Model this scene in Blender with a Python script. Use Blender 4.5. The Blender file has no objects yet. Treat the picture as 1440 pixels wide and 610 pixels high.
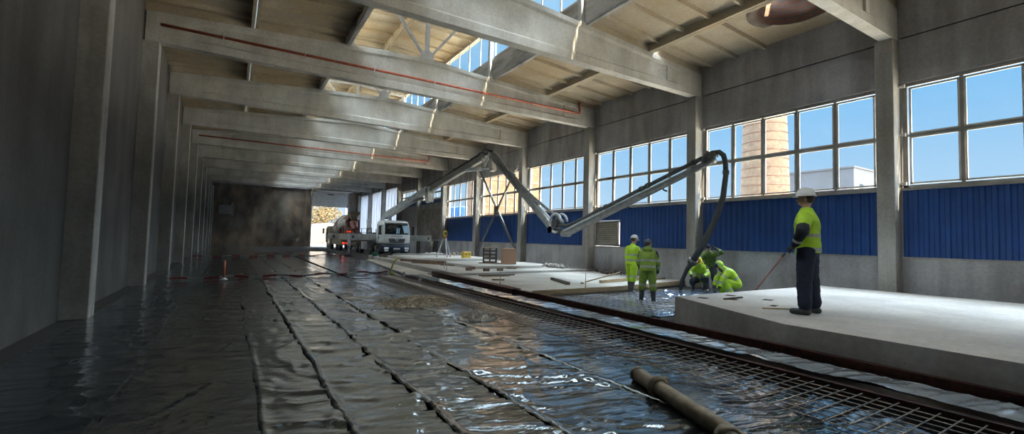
import bpy, bmesh, math, random
import numpy as np
from mathutils import Vector, Matrix
random.seed(7)
S = bpy.context.scene
COL = S.collection
# ------------------------------------------------------------------ camera
F_PX, YAW, PITCH, ROLL = 639.51, 0.5503, 0.0499, 0.0250
cam = bpy.data.cameras.new('camera'); camo = bpy.data.objects.new('camera', cam); COL.objects.link(camo)
cam.sensor_width = 36.0; cam.sensor_fit = 'HORIZONTAL'; cam.lens = F_PX / 1440 * 36
cam.clip_start = 0.05; cam.clip_end = 600
def _cam():
    cy, sy, cp, sp, cr, sr = math.cos(YAW), math.sin(YAW), math.cos(PITCH), math.sin(PITCH), math.cos(ROLL), math.sin(ROLL)
    r0 = Vector((cy, -sy, 0)); fw = Vector((sy*cp, cy*cp, sp)); u0 = Vector((-sy*sp, -cy*sp, cp))
    r = r0*cr + u0*sr; u = u0*cr - r0*sr
    m = Matrix.Identity(4)
    for i in range(3): m[i][0], m[i][1], m[i][2] = r[i], u[i], -fw[i]
    m[2][3] = 1.6
    camo.matrix_world = m
_cam(); S.camera = camo
# ------------------------------------------------------------------ view, sky, sun
S.view_settings.view_transform = 'Standard'; S.view_settings.look = 'None'
S.view_settings.gamma = 1.0; S.view_settings.use_curve_mapping = False
S.view_settings.exposure = 0.15
S.cycles.max_bounces = 10; S.cycles.diffuse_bounces = 6; S.cycles.glossy_bounces = 4
S.cycles.transparent_max_bounces = 16; S.cycles.sample_clamp_indirect = 6.0
S.cycles.caustics_reflective = False; S.cycles.caustics_refractive = False
S.cycles.use_denoising = True; S.cycles.denoising_prefilter = 'ACCURATE'; S.cycles.denoising_input_passes = 'RGB_ALBEDO_NORMAL'
SUN_E, SUN_AZ, SUN_EL = 30.0, 0.095, math.radians(23)
SKY_HI = 27.0  # upper sky set far brighter than the horizon, added to light the hall
w = bpy.data.worlds.new('sky'); S.world = w; w.use_nodes = True
nt = w.node_tree; nt.nodes.clear()
wo = nt.nodes.new('ShaderNodeOutputWorld'); bg = nt.nodes.new('ShaderNodeBackground')
tc = nt.nodes.new('ShaderNodeTexCoord'); sx = nt.nodes.new('ShaderNodeSeparateXYZ'); rp = nt.nodes.new('ShaderNodeValToRGB')
nt.links.new(tc.outputs['Generated'], sx.inputs[0]); nt.links.new(sx.outputs['Z'], rp.inputs[0])
nt.links.new(rp.outputs[0], bg.inputs['Color']); nt.links.new(bg.outputs[0], wo.inputs[0])
cr_ = rp.color_ramp
stops = [(0.0, (.62, .74, .85)), (0.10, (.46, .68, .88)), (0.28, (.23, .54, .87)), (0.50, (.38, .65, .9)), (0.66, (SKY_HI*.8, SKY_HI*.92, SKY_HI)), (1.0, (SKY_HI*.9, SKY_HI*.95, SKY_HI))]
cr_.elements[0].position = stops[0][0]; cr_.elements[0].color = (*stops[0][1], 1)
cr_.elements[1].position = stops[-1][0]; cr_.elements[1].color = (*stops[-1][1], 1)
for p_, c_ in stops[1:-1]:
    e = cr_.elements.new(p_); e.color = (*c_, 1)
sl = bpy.data.lights.new('sun', 'SUN'); slo = bpy.data.objects.new('sun', sl); COL.objects.link(slo)
sl.energy = SUN_E; sl.angle = math.radians(0.6); sl.color = (1, .80, .55)
sd = Vector((-SUN_AZ, 1, -math.tan(SUN_EL))).normalized()
slo.rotation_euler = sd.to_track_quat('-Z', 'Y').to_euler()
def area(name, loc, tgt, sx_, sy_, watt, color):
    l = bpy.data.lights.new(name, 'AREA'); l.shape = 'RECTANGLE'; l.size = sx_; l.size_y = sy_; l.energy = watt; l.color = color
    o = bpy.data.objects.new(name, l); COL.objects.link(o); o.location = loc
    o.rotation_euler = (Vector(tgt) - Vector(loc)).to_track_quat('-Z', 'Y').to_euler()
    return o

# daylight portals in the window openings (they only guide the sky sampling, they give no light of their own)
def portal(x, y0, y1, z0, z1, tgt):
    l = area('window_daylight', (x, (y0+y1)/2, (z0+z1)/2), (tgt, (y0+y1)/2, (z0+z1)/2), y1-y0, z1-z0, 1, (1,1,1)); l.data.cycles.is_portal = True
    return l
for p_ in ((15.32, -1.2, 34.9, 3.15, 6.05, 0), (15.32, 34.9, 47, 4.95, 6.3, 0), (9.42, -7.2, 65, 9.38, 10.95, 0), (3.12, -7.2, 65, 9.38, 10.95, 20)): portal(*p_)
# ------------------------------------------------------------------ hall dimensions (metres)
XR, XW = 14.65, 15.05            # inner face of right columns, inner face of right wall
XL, XLW = -2.10, -2.50
XC = 6.27                        # hall axis
LX0, LX1 = 3.30, 9.24            # roof lantern edges
Y0 = 10.84
YK = lambda k: Y0 + 6*k
KMIN, KMAX = -3, 9
YB = 65.2                        # back wall inner face
YF = -7.2                        # front wall
ZG = 7.2                         # underside of girders
gtop = lambda x: 8.66 - .066*abs(x - XC)
lanz = lambda x: 11.12 - .075*abs(x - XC)

# ------------------------------------------------------------------ material helpers
M = {}
def newmat(name):
    m = bpy.data.materials.new(name); m.use_nodes = True
    n = m.node_tree.nodes; b = n['Principled BSDF']
    M[name] = m
    return m, n, m.node_tree.links, b
def mat(name, c1, c2=None, rough=.7, metal=0, scale=4, detail=6, stretch=(1,1,1), bump=0, bscale=None, coat=0, spec=.5, r2=None, contrast=(.35,.65)):
    """noise-mottled surface: c1..c2 mixed by object-space noise, optional bump and roughness variation"""
    m, n, l, b = newmat(name)
    t = n.new('ShaderNodeTexCoord'); mp = n.new('ShaderNodeMapping'); mp.inputs['Scale'].default_value = stretch
    l.new(t.outputs['Object'], mp.inputs[0])
    nz = n.new('ShaderNodeTexNoise'); nz.inputs['Scale'].default_value = scale; nz.inputs['Detail'].default_value = detail
    l.new(mp.outputs[0], nz.inputs['Vector'])
    r = n.new('ShaderNodeValToRGB'); r.color_ramp.elements[0].position, r.color_ramp.elements[1].position = contrast
    c2 = c2 or tuple(x*.75 for x in c1)
    r.color_ramp.elements[0].color = (*c2, 1); r.color_ramp.elements[1].color = (*c1, 1)
    l.new(nz.outputs['Fac'], r.inputs[0]); l.new(r.outputs[0], b.inputs['Base Color'])
    b.inputs['Roughness'].default_value = rough; b.inputs['Metallic'].default_value = metal
    b.inputs['Specular IOR Level'].default_value = spec
    if coat: b.inputs['Coat Weight'].default_value = coat
    if r2 is not None:
        mr = n.new('ShaderNodeMapRange'); mr.inputs['To Min'].default_value = rough; mr.inputs['To Max'].default_value = r2
        mr.inputs['From Min'].default_value = .35; mr.inputs['From Max'].default_value = .65
        l.new(nz.outputs['Fac'], mr.inputs['Value']); l.new(mr.outputs[0], b.inputs['Roughness'])
    if bump:
        n2 = n.new('ShaderNodeTexNoise'); n2.inputs['Scale'].default_value = bscale or scale*6; n2.inputs['Detail'].default_value = 5
        l.new(mp.outputs[0], n2.inputs['Vector'])
        bp = n.new('ShaderNodeBump'); bp.inputs['Strength'].default_value = bump; bp.inputs['Distance'].default_value = .02
        l.new(n2.outputs['Fac'], bp.inputs['Height']); l.new(bp.outputs[0], b.inputs['Normal'])
    return m
def concrete(name, c, streak=True, dark=.55, bump=.25, rough=.85, spots=True, sdir=(1.6,1.6,.12), warm=None):
    """cast concrete: cloudy mottling, run-off streaks, air holes"""
    m, n, l, b = newmat(name)
    t = n.new('ShaderNodeNewGeometry')
    def noise(scale, detail, st):
        mp = n.new('ShaderNodeMapping'); mp.inputs['Scale'].default_value = st; l.new(t.outputs['Position'], mp.inputs[0])
        z = n.new('ShaderNodeTexNoise'); z.inputs['Scale'].default_value = scale; z.inputs['Detail'].default_value = detail
        l.new(mp.outputs[0], z.inputs['Vector']); return z.outputs['Fac']
    def ramp(src, p0, p1, a, bb):
        r = n.new('ShaderNodeValToRGB'); r.color_ramp.elements[0].position = p0; r.color_ramp.elements[1].position = p1
        r.color_ramp.elements[0].color = (*a, 1); r.color_ramp.elements[1].color = (*bb, 1); l.new(src, r.inputs[0]); return r.outputs[0]
    def mul(a, bb, f=1.0):
        x = n.new('ShaderNodeMix'); x.data_type = 'RGBA'; x.blend_type = 'MULTIPLY'; x.inputs['Factor'].default_value = f
        l.new(a, x.inputs['A']); l.new(bb, x.inputs['B']); return x.outputs['Result']
    big = noise(.9, 8, (1,1,1))
    col = ramp(big, .3, .7, tuple(x*.78 for x in c), tuple(min(1, x*1.12) for x in c))
    if warm:
        wz = noise(.35, 4, (1,1,1)); x = n.new('ShaderNodeMix'); x.data_type = 'RGBA'
        rr = ramp(wz, .42, .62, (0,0,0), (1,1,1)); l.new(rr, x.inputs['Factor']); l.new(col, x.inputs['A']); x.inputs['B'].default_value = (*warm, 1)
        col = x.outputs['Result']
    if streak:
        st = noise(2.2, 6, sdir)
        col = mul(col, ramp(st, .36, .60, (dark, dark*.97, dark*.93), (1,1,1)), .8)
    if spots:
        v = n.new('ShaderNodeTexVoronoi'); v.inputs['Scale'].default_value = 5; l.new(t.outputs['Position'], v.inputs['Vector'])
        col = mul(col, ramp(v.outputs['Distance'], .04, .07, (.35,.33,.3), (1,1,1)), .6)
    fine = noise(14, 6, (1,1,1))
    col = mul(col, ramp(fine, .3, .7, (.82,.82,.82), (1,1,1)))
    l.new(col, b.inputs['Base Color']); b.inputs['Roughness'].default_value = rough; b.inputs['Specular IOR Level'].default_value = .3
    bp = n.new('ShaderNodeBump'); bp.inputs['Strength'].default_value = bump; bp.inputs['Distance'].default_value = .015
    l.new(fine, bp.inputs['Height']); l.new(bp.outputs[0], b.inputs['Normal'])
    return m
def bricks(name, c1, c2, mortar, scale=1, rough=.9, rot=None, msize=.012, cyl=False):
    m, n, l, b = newmat(name)
    t = n.new('ShaderNodeTexCoord'); src = t.outputs['Object']
    sp = n.new('ShaderNodeSeparateXYZ'); l.new(src, sp.inputs[0]); cb = n.new('ShaderNodeCombineXYZ')
    if cyl:
        a = n.new('ShaderNodeMath'); a.operation = 'ARCTAN2'; l.new(sp.outputs['Y'], a.inputs[0]); l.new(sp.outputs['X'], a.inputs[1])
        k = n.new('ShaderNodeMath'); k.operation = 'MULTIPLY'; k.inputs[1].default_value = cyl; l.new(a.outputs[0], k.inputs[0]); l.new(k.outputs[0], cb.inputs[0])
    else:
        a = n.new('ShaderNodeMath'); a.operation = 'ADD'; l.new(sp.outputs['X'], a.inputs[0]); l.new(sp.outputs['Y'], a.inputs[1]); l.new(a.outputs[0], cb.inputs[0])
    l.new(sp.outputs['Z'], cb.inputs[1])
    bt = n.new('ShaderNodeTexBrick'); bt.inputs['Scale'].default_value = scale
    bt.inputs['Brick Width'].default_value = .26; bt.inputs['Row Height'].default_value = .085; bt.inputs['Mortar Size'].default_value = msize
    bt.inputs['Color1'].default_value = (*c1, 1); bt.inputs['Color2'].default_value = (*c2, 1); bt.inputs['Mortar'].default_value = (*mortar, 1)
    l.new(cb.outputs[0], bt.inputs['Vector'])
    nz = n.new('ShaderNodeTexNoise'); nz.inputs['Scale'].default_value = 2.2; nz.inputs['Detail'].default_value = 9; l.new(src, nz.inputs['Vector'])
    r = n.new('ShaderNodeValToRGB'); r.color_ramp.elements[0].position = .3; r.color_ramp.elements[1].position = .65
    r.color_ramp.elements[0].color = (.55,.55,.55,1); r.color_ramp.elements[1].color = (1.05,1.05,1.05,1); l.new(nz.outputs['Fac'], r.inputs[0])
    x = n.new('ShaderNodeMix'); x.data_type = 'RGBA'; x.blend_type = 'MULTIPLY'; x.inputs['Factor'].default_value = 1
    l.new(bt.outputs['Color'], x.inputs['A']); l.new(r.outputs[0], x.inputs['B']); l.new(x.outputs['Result'], b.inputs['Base Color'])
    b.inputs['Roughness'].default_value = rough
    bp = n.new('ShaderNodeBump'); bp.inputs['Strength'].default_value = .4; bp.inputs['Distance'].default_value = .02
    l.new(bt.outputs['Fac'], bp.inputs['Height']); bp.invert = True; l.new(bp.outputs[0], b.inputs['Normal'])
    return m
def glass(name, tint=(.95,.98,1)):
    m = bpy.data.materials.new(name); m.use_nodes = True; n = m.node_tree.nodes; l = m.node_tree.links; n.clear(); M[name] = m
    o = n.new('ShaderNodeOutputMaterial'); mx = n.new('ShaderNodeMixShader'); tr = n.new('ShaderNodeBsdfTransparent'); g = n.new('ShaderNodeBsdfGlossy')
    lw = n.new('ShaderNodeLayerWeight'); lw.inputs['Blend'].default_value = .5
    pw = n.new('ShaderNodeMath'); pw.operation = 'POWER'; pw.inputs[1].default_value = 5; l.new(lw.outputs['Facing'], pw.inputs[0])
    fr = n.new('ShaderNodeMath'); fr.operation = 'MULTIPLY_ADD'; fr.inputs[1].default_value = .6; fr.inputs[2].default_value = .03; l.new(pw.outputs[0], fr.inputs[0])
    tr.inputs['Color'].default_value = (*tint, 1); g.inputs['Roughness'].default_value = .02
    l.new(fr.outputs[0], mx.inputs[0]); l.new(tr.outputs[0], mx.inputs[1]); l.new(g.outputs[0], mx.inputs[2]); l.new(mx.outputs[0], o.inputs[0])
    return m
def plastic_film(name, base, rough, r2, bump, scale=9, stretch=(1,2.2,1), dirt=None, spec=.6):
    m, n, l, b = newmat(name)
    t = n.new('ShaderNodeTexCoord'); mp = n.new('ShaderNodeMapping'); mp.inputs['Scale'].default_value = stretch; mp.inputs['Rotation'].default_value = (0, 0, .35); l.new(t.outputs['Object'], mp.inputs[0])
    nz = n.new('ShaderNodeTexNoise'); nz.inputs['Scale'].default_value = 2.3; nz.inputs['Detail'].default_value = 9; l.new(t.outputs['Object'], nz.inputs['Vector'])
    mr = n.new('ShaderNodeMapRange'); mr.inputs['From Min'].default_value = .38; mr.inputs['From Max'].default_value = .70
    mr.inputs['To Min'].default_value = rough; mr.inputs['To Max'].default_value = r2; l.new(nz.outputs['Fac'], mr.inputs['Value']); l.new(mr.outputs[0], b.inputs['Roughness'])
    r = n.new('ShaderNodeValToRGB'); r.color_ramp.elements[0].position = .40; r.color_ramp.elements[1].position = .80
    r.color_ramp.elements[0].color = (*base, 1); r.color_ramp.elements[1].color = (*(dirt or tuple(x*1.4 for x in base)), 1); l.new(nz.outputs['Fac'], r.inputs[0]); l.new(r.outputs[0], b.inputs['Base Color'])
    b.inputs['Specular IOR Level'].default_value = spec; b.inputs['IOR'].default_value = 1.85; b.inputs['Coat Weight'].default_value = 1; b.inputs['Coat Roughness'].default_value = rough; b.inputs['Specular Tint'].default_value = (.72, .87, 1, 1); b.inputs['Coat Tint'].default_value = (.9, .96, 1, 1)
    ws = n.new('ShaderNodeTexNoise'); ws.inputs['Scale'].default_value = scale; ws.inputs['Detail'].default_value = 4; ws.inputs['Distortion'].default_value = 1.4; ws.inputs['Roughness'].default_value = .5
    l.new(mp.outputs[0], ws.inputs['Vector'])
    cs = n.new('ShaderNodeTexNoise'); cs.noise_type = 'RIDGED_MULTIFRACTAL'; cs.inputs['Scale'].default_value = scale*.33; cs.inputs['Detail'].default_value = 3; cs.inputs['Distortion'].default_value = .9
    l.new(mp.outputs[0], cs.inputs['Vector'])
    b1 = n.new('ShaderNodeBump'); b1.inputs['Strength'].default_value = bump*.8; b1.inputs['Distance'].default_value = .03; l.new(cs.outputs['Fac'], b1.inputs['Height'])
    bp = n.new('ShaderNodeBump'); bp.inputs['Strength'].default_value = bump; bp.inputs['Distance'].default_value = .02; l.new(ws.outputs['Fac'], bp.inputs['Height']); l.new(b1.outputs[0], bp.inputs['Normal']); l.new(bp.outputs[0], b.inputs['Normal']); l.new(bp.outputs[0], b.inputs['Coat Normal'])
    return m
def flat(name, c, rough=.5, metal=0, emit=0, coat=0):
    m = mat(name, c, tuple(x*.8 for x in c), rough=rough, metal=metal, scale=7, coat=coat)
    if emit:
        b = m.node_tree.nodes['Principled BSDF']; b.inputs['Emission Color'].default_value = (*c, 1); b.inputs['Emission Strength'].default_value = emit
    return m

concrete('concrete_girder', (.60,.60,.565), dark=.80, sdir=(.9,.9,.25))
concrete('concrete_column', (.42,.41,.385), dark=.72, sdir=(1.2,1.2,.3))
concrete('concrete_wall', (.45,.445,.455), dark=.60, sdir=(.8,.8,.12))
concrete('concrete_plinth', (.38,.37,.355), dark=.75, sdir=(.8,.8,.2))
concrete('concrete_slab_roof', (.50,.44,.34), streak=False, warm=(.44,.35,.23), spots=False)  # warm light bounced onto the ceiling is put into this brown colour
concrete('concrete_slab', (.50,.49,.455), streak=False, dark=.8, bump=.1)
concrete('concrete_block', (.42,.41,.39), dark=.7, sdir=(.7,.7,.12))
concrete('concrete_block_top', (.58,.57,.55), streak=False, bump=.1)
concrete('brown_wall', (.22,.195,.165), dark=.45, warm=(.32,.245,.18), sdir=(.5,.5,.3), spots=False)  # dark brown-grey mottled concrete of the end wall
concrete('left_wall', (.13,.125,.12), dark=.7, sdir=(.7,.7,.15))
concrete('floor_ground', (.055,.052,.05), streak=False, bump=.8)
bricks('brick_building', (.100,.052,.024), (.080,.040,.019), (.095,.066,.040))
bricks('brick_chimney', (.082,.055,.035), (.052,.034,.022), (.072,.056,.040), cyl=2.7)
bricks('brick_infill', (.30,.26,.23), (.22,.19,.17), (.32,.30,.27))
bricks('brick_shaft', (.26,.13,.09), (.20,.10,.07), (.16,.13,.11), scale=.45)
glass('glass'); glass('glass_dark', (.10,.13,.14))
mat('frame_white', (.72,.72,.70), (.58,.58,.56), rough=.5, scale=3)
mat('blue_cladding', (.015,.068,.25), (.012,.054,.20), rough=.45, scale=2)
mat('grey_cladding', (.36,.33,.33), (.28,.26,.26), rough=.5, scale=2)
mat('pale_panel', (.50,.58,.70), (.42,.50,.63), rough=.5, scale=1.2)
def translucent(m, f, tint):
    n = m.node_tree.nodes; l = m.node_tree.links; o = [x for x in n if x.type == 'OUTPUT_MATERIAL'][0]
    t = n.new('ShaderNodeBsdfTranslucent'); t.inputs['Color'].default_value = (*tint, 1); x = n.new('ShaderNodeMixShader'); x.inputs[0].default_value = f
    l.new(n['Principled BSDF'].outputs[0], x.inputs[1]); l.new(t.outputs[0], x.inputs[2]); l.new(x.outputs[0], o.inputs['Surface'])
translucent(M['pale_panel'], .15, (.62, .74, .95))
mat('steel_rust', (.085,.035,.025), (.04,.02,.016), rough=.42, metal=.6, scale=14, bump=.15)
mat('steel_grey', (.36,.36,.36), (.25,.25,.25), rough=.45, metal=.5, scale=6)
mat('steel_pale', (.62,.64,.66), (.50,.52,.54), rough=.5, metal=.1, scale=5)
mat('steel_brace', (.26,.25,.24), (.17,.165,.16), rough=.5, metal=.4, scale=5)
mat('rebar', (.50,.46,.42), (.30,.25,.21), rough=.4, metal=.8, scale=30)
mat('red_pipe', (.50,.13,.065), (.36,.085,.045), rough=.5, scale=5)
plastic_film('black_film', (.013,.014,.016), .05, .13, .22, dirt=(.022,.022,.022), spec=1.0, scale=7, stretch=(.5,2.6,1))
plastic_film('clear_film', (.13,.17,.26), .03, .12, .35, scale=6, dirt=(.18,.22,.30), spec=1.0)
mat('timber', (.45,.34,.20), (.28,.21,.13), rough=.8, scale=3, stretch=(1,1,8), bump=.2)
mat('timber_dark', (.13,.10,.08), (.06,.05,.04), rough=.8, scale=4, bump=.2)
mat('timber_brown', (.25,.17,.12), (.16,.11,.08), rough=.8, scale=5, bump=.2)
mat('chipboard', (.40,.25,.17), (.30,.18,.12), rough=.8, scale=25)
mat('gravel', (.42,.36,.27), (.17,.14,.10), rough=.95, scale=9)
mat('gravel_pale', (.55,.54,.51), (.33,.31,.28), rough=.95, scale=9)
# ------------------------------------------------------------------ mesh helpers
class MB:
    """collects primitives into one mesh"""
    def __init__(s): s.v = []; s.f = []; s.m = []; s.sm = []
    def add(s, vs, fs, mi=0, smooth=False):
        o = len(s.v); s.v += [tuple(p) for p in vs]; s.f += [tuple(i + o for i in f) for f in fs]
        s.m += [mi]*len(fs); s.sm += [smooth]*len(fs); return s
    def box(s, x0, x1, y0, y1, z0, z1, mi=0, bev=0):
        if bev: return s.rbox((x0+x1)/2, (y0+y1)/2, (z0+z1)/2, abs(x1-x0)/2, abs(y1-y0)/2, abs(z1-z0)/2, bev, mi)
        vs = [(x, y, z) for z in (z0, z1) for y in (y0, y1) for x in (x0, x1)]
        return s.add(vs, [(0,2,3,1), (4,5,7,6), (0,1,5,4), (2,6,7,3), (0,4,6,2), (1,3,7,5)], mi)
    def rbox(s, cx, cy, cz, hx, hy, hz, b, mi=0):
        b = min(b, hx*.9, hy*.9, hz*.9); vs = []; idx = {}
        for sx_ in (-1, 1):
            for sy_ in (-1, 1):
                for sz_ in (-1, 1):
                    for ax in range(3):
                        h = [hx-b, hy-b, hz-b]; h[ax] = (hx, hy, hz)[ax]
                        idx[(sx_, sy_, sz_, ax)] = len(vs); vs.append((cx+sx_*h[0], cy+sy_*h[1], cz+sz_*h[2]))
        fs = []; g = lambda a, bb, c, ax: idx[(a, bb, c, ax)]
        for q in (-1, 1):
            fs.append((g(q,-1,-1,0), g(q,1,-1,0), g(q,1,1,0), g(q,-1,1,0)))
            fs.append((g(-1,q,-1,1), g(1,q,-1,1), g(1,q,1,1), g(-1,q,1,1)))
            fs.append((g(-1,-1,q,2), g(1,-1,q,2), g(1,1,q,2), g(-1,1,q,2)))
        for a in (-1, 1):
            for c in (-1, 1):
                fs.append((g(a,c,-1,0), g(a,c,1,0), g(a,c,1,1), g(a,c,-1,1)))
                fs.append((g(a,-1,c,0), g(a,1,c,0), g(a,1,c,2), g(a,-1,c,2)))
                fs.append((g(-1,a,c,1), g(1,a,c,1), g(1,a,c,2), g(-1,a,c,2)))
                for d in (-1, 1): fs.append((g(a,c,d,0), g(a,c,d,1), g(a,c,d,2)))
        return s.add(vs, fs, mi)
    def bar(s, A, B, wd, ht, mi=0, up=(0,0,1), w2=None, h2=None):
        A, B = Vector(A), Vector(B); d = (B-A).normalized(); upv = Vector(up)
        sd_ = d.cross(upv)
        if sd_.length < 1e-4: sd_ = d.cross(Vector((0,1,0)))
        sd_.normalize(); uv = sd_.cross(d); vs = []
        for P, ww, hh in ((A, wd, ht), (B, w2 or wd, h2 or ht)):
            for a, c in ((-1,-1), (1,-1), (1,1), (-1,1)): vs.append(P + sd_*a*ww/2 + uv*c*hh/2)
        return s.add(vs, [(3,2,1,0), (4,5,6,7), (0,1,5,4), (1,2,6,5), (2,3,7,6), (3,0,4,7)], mi)
    def tube(s, pts, r, n=8, mi=0, cap=True, smooth=True, ell=None):
        pts = [Vector(p) for p in pts]; rs = r if isinstance(r, (list, tuple)) else [r]*len(pts); vs = []
        prev = None
        for i, p in enumerate(pts):
            d = (pts[min(i+1, len(pts)-1)] - pts[max(i-1, 0)]).normalized()
            if prev is None: a = d.cross(Vector((0,0,1))) if abs(d.z) < .95 else d.cross(Vector((0,1,0)))
            else: a = prev - d*prev.dot(d)
            a.normalize(); prev = a; b = d.cross(a)
            for k in range(n):
                t = 2*math.pi*k/n; vs.append(p + (a*math.cos(t) + b*math.sin(t))*rs[i])
        fs = [(i*n+k, i*n+(k+1)%n, (i+1)*n+(k+1)%n, (i+1)*n+k) for i in range(len(pts)-1) for k in range(n)]
        s.add(vs, fs, mi, smooth)
        if cap:
            o = len(s.v) - len(vs)
            s.f += [tuple(o+k for k in range(n-1, -1, -1)), tuple(o+(len(pts)-1)*n+k for k in range(n))]; s.m += [mi]*2; s.sm += [False]*2
        return s
    def pipe(s, A, B, ro, ri, n=16, mi=0):
        A, B = Vector(A), Vector(B); d = (B-A).normalized(); a = d.cross(Vector((0,0,1))) if abs(d.z) < .95 else d.cross(Vector((0,1,0)))
        a.normalize(); b = d.cross(a); vs = []
        for P in (A, B):
            for r in (ro, ri):
                for k in range(n):
                    t = 2*math.pi*k/n; vs.append(P + (a*math.cos(t)+b*math.sin(t))*r)
        fs = []
        for k in range(n):
            j = (k+1) % n
            fs += [(k, j, 2*n+j, 2*n+k), (n+j, n+k, 3*n+k, 3*n+j), (j, k, n+k, n+j), (2*n+k, 2*n+j, 3*n+j, 3*n+k)]
        return s.add(vs, fs, mi, True)
    def lathe(s, prof, c=(0,0,0), n=20, mi=0, axis='z', smooth=True):
        vs = []
        for r, h in prof:
            for k in range(n):
                t = 2*math.pi*k/n; a, b = r*math.cos(t), r*math.sin(t)
                vs.append({'z': (c[0]+a, c[1]+b, c[2]+h), 'x': (c[0]+h, c[1]+a, c[2]+b), 'y': (c[0]+a, c[1]+h, c[2]+b)}[axis])
        fs = [(i*n+k, i*n+(k+1)%n, (i+1)*n+(k+1)%n, (i+1)*n+k) for i in range(len(prof)-1) for k in range(n)]
        fs += [tuple(range(n-1, -1, -1)), tuple((len(prof)-1)*n+k for k in range(n))]
        return s.add(vs, fs, mi, smooth)
    def prism(s, poly, axis, a, b, mi=0):
        """polygon in the two remaining axes, extruded along axis from a to b"""
        f = {'x': lambda p, t: (t, p[0], p[1]), 'y': lambda p, t: (p[0], t, p[1]), 'z': lambda p, t: (p[0], p[1], t)}[axis]; n = len(poly)
        vs = [f(p, a) for p in poly] + [f(p, b) for p in poly]
        return s.add(vs, [tuple(range(n)), tuple(range(2*n-1, n-1, -1))] + [(i, (i+1) % n, n+(i+1) % n, n+i) for i in range(n)], mi)
    def ball(s, c, r, n=12, mi=0, R=None):
        r = r if isinstance(r, (tuple, list)) else (r, r, r); vs = [(0,0,-1)]; m_ = n//2
        for i in range(1, m_):
            ph = math.pi*i/m_ - math.pi/2
            for k in range(n): t = 2*math.pi*k/n; vs.append((math.cos(ph)*math.cos(t), math.cos(ph)*math.sin(t), math.sin(ph)))
        vs.append((0,0,1)); top = len(vs)-1
        fs = [(0, 1+(k+1) % n, 1+k) for k in range(n)]
        for i in range(m_-2):
            for k in range(n): fs.append((1+i*n+k, 1+i*n+(k+1) % n, 1+(i+1)*n+(k+1) % n, 1+(i+1)*n+k))
        fs += [(1+(m_-2)*n+k, 1+(m_-2)*n+(k+1) % n, top) for k in range(n)]
        out = []
        for v in vs:
            q = Vector((v[0]*r[0], v[1]*r[1], v[2]*r[2]))
            if R: q = R @ q
            out.append(q + Vector(c))
        return s.add(out, fs, mi, True)
    def mesh(s, name, mats, normals=True):
        me = bpy.data.meshes.new(name); me.from_pydata(s.v, [], s.f); me.update()
        for m_ in (mats if isinstance(mats, (list, tuple)) else [mats]): me.materials.append(M[m_] if isinstance(m_, str) else m_)
        me.polygons.foreach_set('material_index', s.m); me.polygons.foreach_set('use_smooth', s.sm)
        if normals and len(s.f) < 60000:
            bm = bmesh.new(); bm.from_mesh(me); bmesh.ops.recalc_face_normals(bm, faces=bm.faces); bm.to_mesh(me); bm.free()
        return me
    def build(s, name, mats, parent=None, loc=None, normals=True):
        if loc is not None and any(loc): s.v = [(a-loc[0], b-loc[1], c-loc[2]) for a, b, c in s.v]
        o = bpy.data.objects.new(name, s.mesh(name, mats, normals)); COL.objects.link(o)
        if loc is not None: o.location = loc
        if parent: o.parent = parent
        return o
def tag(o, label=None, cat=None, group=None, kind=None):
    for k, v in (('label', label), ('category', cat), ('group', group), ('kind', kind)):
        if v: o[k] = v
    return o
def thing(name, label, cat, loc=(0,0,0), rz=0, group=None):
    o = bpy.data.objects.new(name, None); COL.objects.link(o); o.location = loc; o.rotation_euler.z = rz; o.empty_display_size = .2
    return tag(o, label, cat, group)
def copy_tree(o, parent=None):
    c = o.copy(); COL.objects.link(c); c.parent = parent
    for ch in list(o.children): copy_tree(ch, c)
    return c
def struct(o): o['kind'] = 'structure'; return o
def text_mesh(name, body, size, depth, matn, parent, loc, rot, align='CENTER'):
    cu = bpy.data.curves.new(name, 'FONT'); cu.body = body; cu.size = size; cu.extrude = depth; cu.align_x = align; cu.align_y = 'CENTER'
    t = bpy.data.objects.new(name, cu); COL.objects.link(t); bpy.context.view_layer.update()
    me = bpy.data.meshes.new_from_object(t.evaluated_get(bpy.context.evaluated_depsgraph_get())); bpy.data.objects.remove(t)
    me.materials.clear(); me.materials.append(M[matn]); o = bpy.data.objects.new(name, me); COL.objects.link(o)
    o.location = loc; o.rotation_euler = rot; o.parent = parent; return o
# value noise for shaped surfaces
_tab = np.random.RandomState(3).rand(256, 256)
def vnoise(x, y):
    xi, yi = np.floor(x).astype(int), np.floor(y).astype(int); fx, fy = x-xi, y-yi; fx, fy = fx*fx*(3-2*fx), fy*fy*(3-2*fy)
    g = lambda a, b: _tab[a % 256, b % 256]
    return (g(xi,yi)*(1-fx)+g(xi+1,yi)*fx)*(1-fy) + (g(xi,yi+1)*(1-fx)+g(xi+1,yi+1)*fx)*fy
def fbm(x, y, o=4):
    t = 0; a = .5
    for i in range(o): t = t + a*vnoise(x*2**i + i*17.3, y*2**i + i*9.1); a *= .5
    return t
def ridged(x, y, o=3):
    t = 0; a = .5
    for i in range(o): t = t + a*(1-np.abs(2*vnoise(x*2**i + i*31.7, y*2**i + i*5.3)-1))**2; a *= .5
    return t

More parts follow.
